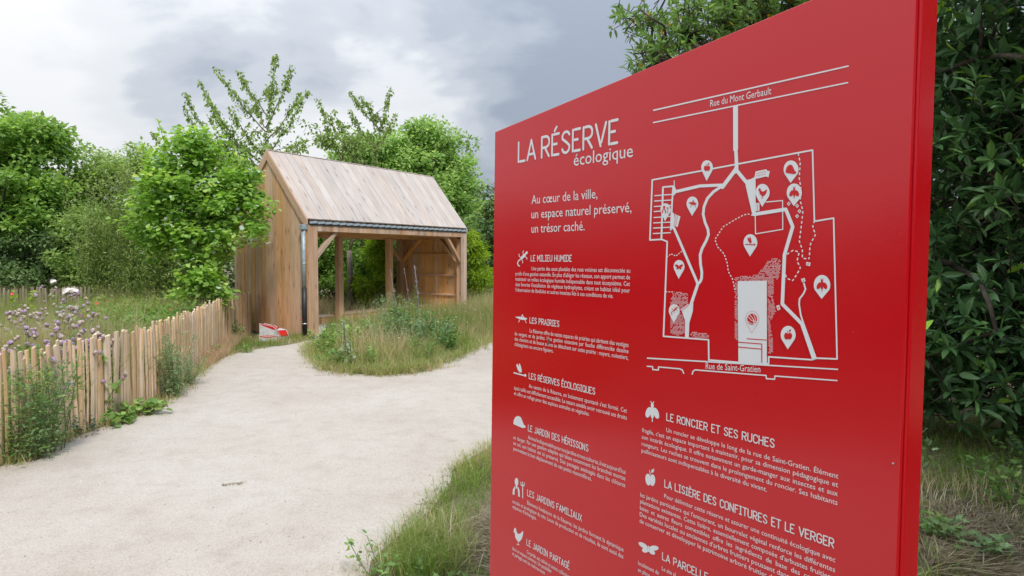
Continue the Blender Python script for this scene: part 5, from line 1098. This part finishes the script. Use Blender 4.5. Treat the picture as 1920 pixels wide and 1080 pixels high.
M_CLOD = foliage('leaf_litter', [(0, (0.14, 0.11, 0.08)), (1, (0.38, 0.30, 0.21))], 0.0, .9, .1)
def edge_band(L, w, n, rng, side=1):
    L = np.array(L); k = rng.integers(0, len(L) - 1, n); t = rng.random(n)[:, None]; return L[k] * (1 - t) + L[k + 1] * t + rng.normal(size=(n, 2)) * w
rngl = np.random.default_rng(122)
qb = np.concatenate([edge_band(LEFT_EDGE, .07, 900, rngl), edge_band(ISL_EDGE[:9], .08, 700, rngl), edge_band(NEAR_EDGE[:9], .045, 260, rngl)])
tag(link('leaf_litter', leaves_mesh('leaf_litter', np.column_stack([qb, rngl.uniform(.006, .014, len(qb))]), np.column_stack([rngl.normal(size=(len(qb), 2)), rngl.normal(0, .15, len(qb))]), rngl.uniform(.008, .028, len(qb)), 'leaf', rngl, 1.0), None, M_CLOD), 'dead leaf crumbs along the path edges', 'leaf litter', kind='stuff')

# ------------------------------------------------------------------ single plants
def head_mesh(name, top_mat, top_r, fluffy=False):
    V, Fc, n = [], [], 8
    prof = [(.25, -.1), (.75, .25), (.95, .75), (.72, 1.15)]
    cap = [(top_r / .011 * .95, 1.35), (top_r / .011 * 1.05, 1.75), (top_r / .011 * .75, 2.15), (top_r / .011 * .2, 2.35)]
    r0 = random.Random(int(top_r * 1e4) + fluffy)
    for q, (r, z) in enumerate(prof + cap):
        for k in range(n):
            j = 1 + (r0.uniform(-.22, .22) if q > 3 else 0); V.append((r * j * math.cos(2 * math.pi * k / n + q * .2) * .011, r * j * math.sin(2 * math.pi * k / n + q * .2) * .011, z * .012 * (1 + (j - 1) * .4)))
    for i in range(7):
        for k in range(n): Fc.append((i * n + k, i * n + (k + 1) % n, (i + 1) * n + (k + 1) % n, (i + 1) * n + k))
    Fc.append(tuple(7 * n + k for k in range(n))); mi = [0] * (3 * n) + [1] * (len(Fc) - 3 * n)
    if fluffy:
        for k in range(150):
            a = r0.uniform(0, 6.28); ph = r0.uniform(-.5, 1.5); R_ = .03 * r0.uniform(.6, 1.1); d = (math.cos(a) * math.cos(ph), math.sin(a) * math.cos(ph), math.sin(ph)); b = len(V)
            V += [(-d[1] * .0016, d[0] * .0016, .02), (d[1] * .0016, -d[0] * .0016, .02), (d[0] * R_, d[1] * R_, .02 + d[2] * R_)]; Fc.append((b, b + 1, b + 2)); mi.append(1)
    me = bpy.data.meshes.new(name); me.from_pydata(V, [], Fc); me.materials.append(M_BUD); me.materials.append(top_mat)
    me.polygons.foreach_set('material_index', mi); me.update(); return me
M_BUD = simple('thistle_bud', (0.27, 0.20, 0.17), .8); M_PURP = simple('thistle_purple', (0.44, 0.30, 0.47), .9); M_FADE = simple('thistle_faded', (0.56, 0.47, 0.42), .9); M_DOWN = simple('thistle_down', (0.80, 0.74, 0.70), .95)
HEADM = [head_mesh('flower_head', M_PURP, .010), head_mesh('flower_head', M_FADE, .009), head_mesh('flower_head', M_PURP, .012)]
FLUFF = head_mesh('flower_head', M_DOWN, .022, True)
def plant(name, label, cat, base, h, nst, spread, nleaf, lsize, mat, seed, templ='leaf', stem_mat=None, heads=0, hscale=1.0, group=None, stem_r=.004, leaf_lo=.1, leaf_hi=1.0, jitter=.04, axis_up=.2, branch=0, fluff=0, tmean=.5):
    rng = np.random.default_rng(seed); base = (base[0], base[1], 0.0); o = empty(name, base, 0, label, cat, group); paths, P, A, ends = [], [], [], []
    for k in range(nst):
        a = rng.uniform(0, 6.28); hh = h * rng.uniform(.62, 1.0); p0 = np.array([math.cos(a), math.sin(a), 0]) * spread * .25 * rng.random()
        p1 = p0 + np.array([rng.normal() * spread * .55, rng.normal() * spread * .55, hh]); m = (p0 + p1) / 2 + rng.normal(size=3) * spread * .10; ts = np.linspace(0, 1, 8)[:, None]
        c = (1 - ts) ** 2 * p0 + 2 * ts * (1 - ts) * m + ts ** 2 * p1; c[0, 2] = -.03; paths.append((c, np.linspace(stem_r, stem_r * .35, 8)))
        fn = lambda t, c=c: np.array([np.interp(t, np.linspace(0, 1, 8), c[:, q]) for q in range(3)]).T
        n = max(1, nleaf // nst); t = rng.uniform(leaf_lo, leaf_hi, n); P.append(fn(t) + rng.normal(size=(n, 3)) * jitter * (1.25 - t)[:, None]); A.append(rng.normal(size=(n, 3)) * np.array([1, 1, .4]) + np.array([0, 0, axis_up])); ends.append(c[-1])
        for _ in range(branch):
            tb = rng.uniform(.5, .92); s = fn(np.array([tb]))[0]; e = s + unit(rng.normal(size=3) * np.array([1, 1, .2]) + np.array([0, 0, .9])) * h * rng.uniform(.10, .25); paths.append((np.array([s, (s + e) / 2, e]), np.array([stem_r * .5, stem_r * .4, stem_r * .3]))); ends.append(e)
    if nleaf:
        P = np.concatenate(P); A = np.concatenate(A); ok = P[:, 2] > .01; P, A = P[ok], A[ok]
        link('leaves', leaves_mesh('leaves', P, A, lsize * rng.uniform(.6, 1.3, len(P)), templ, rng, .8, np.clip(rng.normal(tmean, .25, len(P)), 0, 1)), o, mat)
    link('stem', tubes_mesh('stem', paths, 5), o, stem_mat or M_STEM)
    for k in range(min(heads, 4 * len(ends))):
        e = ends[k % len(ends)] + (rng.normal(size=3) * .022 if k >= len(ends) else 0); fl = fluff and k % max(1, heads // fluff) == 0
        hd = link('flower_head', FLUFF if fl else HEADM[(0, 1, 2, 1)[rng.integers(0, 4)]], o); hd.location = tuple(e); s = hscale * rng.uniform(.8, 1.25) * (1.3 if fl else 1); hd.scale = (s, s, s); hd.rotation_euler = (rng.normal() * .4, rng.normal() * .4, rng.uniform(0, 6))
    return o
def up_at(px, py, h):
    """ground point below something seen at (px, py) that stands h above the ground"""
    return G(px, py, h)
def behind(px, py, h):
    p = up_at(px, py, h); Yf = None
    for y in np.arange(3.5, 14, .05):
        q = W(px, py, y)[:2]; i = int(np.argmin(np.hypot(FP[:, 0] - q[0], FP[:, 1] - q[1]))); i = min(max(i, 1), len(FP) - 2); t = FP[i + 1] - FP[i - 1]
        if t[0] * (q[1] - FP[i][1]) - t[1] * (q[0] - FP[i][0]) > .10 * np.linalg.norm(t): Yf = y; break
    Y = max(p[1], (Yf or p[1]) + .02); return W(px, py, Y)
# thistles: tops seen at these picture points
TH = [(15, 580, 1.02, 'creeping thistle at the extreme left behind the fence with violet heads'), (42, 568, 1.05, 'thistle with a violet head cluster beside the orange poppy'), (68, 550, 1.10, 'thistle with rounded violet heads left of the white down tufts'), (98, 562, 1.05, 'thistle with a close pair of violet clusters below the down tufts'),
      (90, 522, 1.22, 'tall thistle carrying the highest faded heads at the left'), (118, 530, 1.25, 'tallest thistle with the big white down tufts'), (138, 548, 1.15, 'thistle with straw-coloured heads right of the white down'), (152, 560, 1.10, 'thistle with pale heads leaning right above the meadow'), (128, 590, 1.02, 'thistle with violet heads above the pink poppy'), (150, 600, 1.0, 'thistle with bright violet heads at the right end of the patch'),
      (168, 612, .98, 'thistle with mauve heads nearest the willow side'), (190, 625, .92, 'rightmost thistle of the patch with two mauve heads'), (70, 595, 1.0, 'low violet thistle in the middle of the patch'), (40, 605, .98, 'thistle with dark buds low at the left'), (108, 605, .98, 'thistle with dark buds in the middle of the patch'),
      (80, 650, .92, 'thistle with brown buds just above the fence tops'), (55, 665, .95, 'thistle with grey buds at the left fence top'), (60, 655, .9, 'thistle leaning over the palings with a single violet head'), (98, 680, .86, 'thistle growing through the gap in the palings'), (185, 665, .9, 'thistle with a violet head against the palings'), (170, 648, .95, 'thistle with brown buds touching the wire'), (28, 560, 1.1, 'pale thistle behind the yellow shrub'), (160, 580, 1.05, 'thistle with crowded violet heads before the willow thicket'), (128, 545, 1.15, 'second tall thistle with down below the first')]
for i, (px, py, h, lb) in enumerate(TH):
    p = behind(px, py, h); h = float(W(px, py, p[1])[2])
    plant('thistle', lb, 'thistle', p, h, 3, .22, 90, .085, F_WEED, 200 + i, 'lobed', M_DRY if i % 3 == 0 else M_STEM, heads=24 if i < 15 else 13, hscale=1.5, group='thistles in the meadow', branch=4, leaf_hi=.85, jitter=.02, fluff=3 if i in (4, 5, 23) else 0, tmean=.75)
PO = [(24, 552, .92, 'orange poppy at the left among the thistles', (0.75, .10, .03)), (154, 594, .82, 'pink-red poppy just right of the thistle patch', (0.80, .08, .07)), (181, 570, .80, 'orange-red poppy in front of the willow thicket', (0.70, .07, .02)), (318, 580, .68, 'small red poppy before the hazel', (0.72, .05, .03)), (325, 574, .70, 'second small red poppy before the hazel', (.72, .05, .03)), (196, 566, .80, 'dim red poppy farther along the willow thicket', (.65, .05, .02)),
      (512, 612, .26, 'red poppy bud at the foot of the gable wall', (.72, .03, .02)), (521, 615, .24, 'second red poppy at the foot of the gable wall', (.72, .03, .02)), (567, 601, .38, 'single red poppy beside the rain pipe', (.75, .05, .03))]
def petal_mesh(mat):
    V, Fc = [(0, 0, 0)], []
    for k in range(4):
        a = k * math.pi / 2; b = len(V)
        for da, r, z in ((-.75, .022, .012), (-.35, .036, .022), (.35, .036, .020), (.75, .022, .012)): V.append((math.cos(a + da) * r, math.sin(a + da) * r, z + .002 * (k % 2)))
        Fc += [(0, b, b + 1), (0, b + 1, b + 2), (0, b + 2, b + 3)]
    me = bpy.data.meshes.new('petals'); me.from_pydata(V, [], Fc); me.materials.append(mat); me.update(); return me
for i, (px, py, h, lb, col) in enumerate(PO):
    p = up_at(px, py, h) if px < 400 else G(px, {512: 634, 521: 633, 567: 636}[px])
    if px >= 400: h = EYE + (np.linalg.norm(p[:2])) * ((ray(px, py)[2]) / np.linalg.norm(ray(px, py)[:2])); h = max(.12, h)
    o = empty('poppy', (p[0], p[1], 0), 0, lb, 'poppy', 'red poppies')
    link('stem', tubes_mesh('stem', [(np.array([(0, 0, -.02), (.02, 0, h * .5), (0, 0, h)]), .0025)], 5), o, M_STEM)
    f = link('petals', petal_mesh(simple('poppy_petal', col, .6)), o); f.location = (0, 0, h); f.rotation_euler = (.9, 0, .4 * i); f.scale = (.85,) * 3 if px < 400 else (.8,) * 3
yl = up_at(22, 545, .95); plant('sumac_sapling', 'yellow-green leafy sapling at the extreme left behind the thistles', 'shrub', yl, 1.0, 5, .5, 260, .10, F_BAMBOO, 301, 'leaf')
yl = up_at(-12, 575, .8); plant('golden_bush', 'golden yellow bush cut by the left edge', 'shrub', yl, .85, 8, .5, 420, .07, F_BAMBOO, 302, 'leaf', tmean=.9)
# weeds hugging the fence on the path side
WD = [((75, 860), .78, 14, .36, 1500, .034, F_MUG, 'big bushy weed smothering the palings at the left', 'lobed', .3), ((30, 868), .80, 10, .34, 750, .055, F_WEED, 'tall green weed before the leftmost palings', 'narrow', .5), ((105, 842), .85, 10, .34, 700, .05, F_WEED, 'wiry green weed climbing above the palings', 'narrow', .5),
      ((322, 745), .72, 18, .34, 1500, .045, F_MUG, 'feathery green weed leaning on the middle of the fence', 'narrow', .55), ((350, 722), .42, 12, .34, 700, .04, F_MUG, 'low feathery weed right of the middle weed', 'narrow', .5), ((272, 778), .15, 9, .24, 110, .065, F_WEED, 'low broad-leaved creeper at the fence foot', 'broad', .7), ((235, 795), .12, 7, .22, 90, .06, F_WEED, 'small creeper with pale leaves left of the broad-leaved one', 'broad', .6),
      ((150, 812), .14, 8, .25, 160, .04, F_GREYW, 'small dark weed at the fence foot', 'leaf', .4), ((405, 668), .20, 8, .22, 200, .04, F_WEED, 'small green weed in the reddish grass', 'leaf', .5), ((445, 640), .42, 7, .20, 220, .06, F_WEED, 'green weed in the corner between fence and gable', 'leaf', .5), ((462, 662), .13, 8, .18, 160, .035, F_WEED, 'low yellow-green tuft before the concrete blocks', 'leaf', .7)]
for i, (pp_, h, ns, sp, nl_, ls, mt, lb, tp_, tm) in enumerate(WD):
    p = G(*pp_); plant('fence_weed', lb, 'weed', p, h, ns, sp, nl_, ls, mt, 320 + i, tp_, branch=1, tmean=tm, jitter=.05)
# plants of the bed in front of the shelter: (picture point of the foot, height)
BW = [((615, 672), .50, 10, .30, 420, .055, F_WEED, 'light green leafy weed at the left tip of the bed', 'leaf', .75, 'weed'), ((668, 668), .58, 12, .34, 500, .07, F_WEED, 'bright broad-leaved weed in the left half of the bed', 'broad', .8, 'weed'), ((640, 690), .34, 10, .28, 400, .05, F_WEED, 'rounded mid-green weed at the front left of the bed', 'leaf', .5, 'weed'),
      ((722, 655), .98, 12, .34, 1000, .050, F_MUG, 'grey-green mugwort, tallest plant left of centre in the bed', 'narrow', .6, 'mugwort'), ((752, 640), 1.15, 9, .24, 900, .045, F_MUG, 'slender mugwort rising before the middle post', 'narrow', .45, 'mugwort'), ((775, 640), 1.10, 8, .22, 700, .05, F_WEED, 'green mugwort beside the corner post', 'narrow', .6, 'mugwort'),
      ((735, 672), .66, 12, .36, 800, .05, F_MUG, 'bushy mugwort low in the centre of the bed', 'narrow', .45, 'mugwort'), ((815, 660), .62, 14, .36, 900, .06, F_MUG, 'dense blue-green weed right of centre in the bed', 'lobed', .35, 'weed'), ((838, 665), .50, 12, .30, 700, .055, F_WEED, 'dark green weed at the right of the dense clump', 'lobed', .35, 'weed'), ((795, 680), .42, 12, .34, 600, .05, F_WEED, 'mid-green weed at the front of the bed', 'narrow', .5, 'weed'),
      ((742, 660), .80, 14, .34, 1200, .055, F_WEED, 'leafy green mugwort filling the middle of the bed', 'lobed', .35, 'mugwort'), ((770, 665), .74, 14, .34, 1200, .055, F_MUG, 'blue-green mugwort just right of the bed middle', 'lobed', .4, 'mugwort'),
      ((708, 668), .62, 12, .34, 900, .055, F_WEED, 'mid-green herb left of the bed middle', 'lobed', .5, 'weed'), ((800, 648), .66, 12, .32, 900, .05, F_WEED, 'green herb behind the dense blue-green clump', 'lobed', .45, 'weed'), ((640, 660), .50, 12, .34, 600, .055, F_WEED, 'pale green herb behind the mullein', 'leaf', .7, 'weed'),
      ((860, 610), .40, 9, .30, 320, .045, F_WEED, 'small green weed among the dry grass of the bed', 'leaf', .5, 'weed'), ((700, 690), .40, 10, .3, 380, .055, F_WEED, 'yellowish weed near the front of the bed', 'narrow', .8, 'weed'), ((600, 660), .28, 7, .2, 200, .04, F_WEED, 'small sprig at the extreme left of the bed', 'leaf', .6, 'weed')]
for i, (pp_, h, ns, sp, nl_, ls, mt, lb, tp_, tm, ct) in enumerate(BW):
    p = G(*pp_); plant('bed_weed' if ct == 'weed' else 'mugwort', lb, ct, p, h, ns, sp, nl_, ls, mt, 350 + i, tp_, branch=1, tmean=tm, jitter=.045)
# mullein and the tall dead flower spikes
def spike(px, py, tx, ty, lb, mat, r0, r1, name='dead_stalk', nleaf=0, lmat=None, ls=.03, lumps=60):
    rng = np.random.default_rng(px + py); b = G(px, py); t = W(tx, ty, b[1]) - b; o = empty(name, (b[0], b[1], 0), 0, lb, 'mullein' if 'mullein' in name else 'stalk')
    ts = np.linspace(0, 1, 12)[:, None]; c = ts * t + np.sin(ts * 3.1) * np.array([.02, 0, 0]); c[0, 2] = -.03
    link('stem', tubes_mesh('stem', [(c, np.linspace(r0, r1, 12))], 6), o, mat)
    n = lumps; u = rng.uniform(.45, 1, n); P = np.array([np.interp(u, ts[:, 0], c[:, q]) for q in range(3)]).T
    link('seed_head', leaves_mesh('seed_head', P, rdirs(n, rng) + np.array([0, 0, .4]), .035 * rng.uniform(.6, 1.2, n), 'leaf', rng), o, lmat or F_DEADH)['kind'] = 'stuff'
    if nleaf:
        P = np.column_stack([rng.normal(size=(nleaf, 2)) * .02, rng.uniform(.02, .5 * t[2], nleaf)]); link('leaves', leaves_mesh('leaves', P, rng.normal(size=(nleaf, 3)) * np.array([1, 1, .2]) + np.array([0, 0, .3]), ls * rng.uniform(.7, 1.4, nleaf), 'broad', rng, .8), o, lmat)
F_DEADH = foliage('dead_seed_head', [(0, (0.13, 0.11, 0.12)), (1, (0.27, 0.24, 0.26))], .05, .9, .1)
spike(789, 650, 777, 498, 'tall grey dead flower spike leaning left before the right gable wall', M_DEAD, .006, .007, lumps=90)
spike(772, 640, 758, 503, 'thin leaning dead stalk left of the tall grey spike', M_DEAD, .004, .003, lumps=20)
spike(747, 645, 732, 506, 'dark leaning dead stalk before the middle post', M_DEAD, .006, .004, lumps=35)
spike(646, 690, 643, 602, 'silver mullein spike near the left end of the bed', M_STEM, .008, .008, 'mullein', 20, F_SILVER, .08, 160)
spike(656, 694, 655, 640, 'short silver mullein right of the taller one', M_STEM, .008, .009, 'mullein', 12, F_SILVER, .07, 70)
# tiny daisies scattered in the bed
rngd = np.random.default_rng(401); qd = sample_poly(ISL_EDGE[:9] + [cab(CL, -.1), cab(.5, -.1)], 90, rngd); Pd = np.column_stack([qd, rngd.uniform(.28, .58, 90)]); Pd = np.repeat(Pd, 5, axis=0)
M_DAISY = foliage('daisy_petal', [(0, (.75, .72, .45)), (1, (.85, .85, .80))], .1)
tag(link('daisies', leaves_mesh('daisies', Pd, np.random.default_rng(2).normal(size=(450, 3)) * np.array([1, 1, .25]) + np.array([0, 0, .25]), .012, 'broad', rngd, 1.), None, M_DAISY), 'tiny white daisies dotted over the bed', 'daisies', kind='stuff')
# foreground: goosefoot at the bottom edge and wormwood by the right side of the panel
plant('goosefoot', 'lobed-leaf weed at the bottom edge of the path left of the tussock', 'weed', G(705, 1100), .20, 5, .16, 70, .045, F_WEED, 411, 'lobed')
plant('goosefoot', 'second lobed-leaf weed lying at the bottom edge nearer the panel', 'weed', G(800, 1105), .10, 6, .22, 90, .05, F_WEED, 412, 'lobed')
pw_ = G(1735, 905); plant('wormwood', 'single wormwood stalk right beside the red panel edge', 'mugwort', pw_, .58, 1, .10, 80, .06, F_MUG, 413, 'lobed', M_DRY, stem_r=.007, branch=6, jitter=.05, leaf_lo=.25)
for k, (px, py, h, lb) in enumerate(((1770, 1000, .10, 'flat green weed by the panel foot at the right'), (1820, 1040, .16, 'bluish feathery weed in the straw'), (1900, 960, .32, 'green weed at the right edge below the laurel'), (1860, 915, .24, 'light green weed in the laurel shade'), (1900, 880, .30, 'leafy weed at the extreme right under the laurel'))):
    plant('shade_weed', lb, 'weed', G(px, py), h, 6, .22, 110, .06, F_MUG if k == 1 else F_WEED, 420 + k, 'lobed', tmean=.4)

def sprig(px, py, L, a, label, seed):
    rng = np.random.default_rng(seed); b = G(px, py); o = empty('dead_sprig', (b[0], b[1], 0.008), a, label, 'twig', 'dead sprigs on the path'); pts = np.array([(0, 0, 0), (L * .5, .012, .006), (L, -.01, .002)]); ps = [(pts, np.array([.0022, .0016, .0008]))]
    for k in range(7):
        t = rng.uniform(.2, .95); s = pts[0] + (pts[2] - pts[0]) * t; e = s + np.array([rng.uniform(.02, .06), rng.normal() * .035, rng.uniform(0, .012)]); ps.append((np.array([s, (s + e) / 2, e]), np.array([.001, .0008, .0005])))
    link('twig', tubes_mesh('twig', ps, 4), o, M_DRY)
    P = np.column_stack([rng.uniform(0, L, 26), rng.normal(0, .02, 26), rng.uniform(.002, .012, 26)]); link('dry_leaves', leaves_mesh('dry_leaves', P, rng.normal(size=(26, 3)) * np.array([1, 1, .15]), .016, 'leaf', rng), o, M_CLOD)
sprig(415, 912, .13, .35, 'dead sprig lying on the middle of the path', 501); sprig(780, 948, .20, .1, 'dead sprig on the path near the grassy edge', 502); sprig(590, 705, .35, .05, 'trailing sprig off the left tip of the bed', 503)
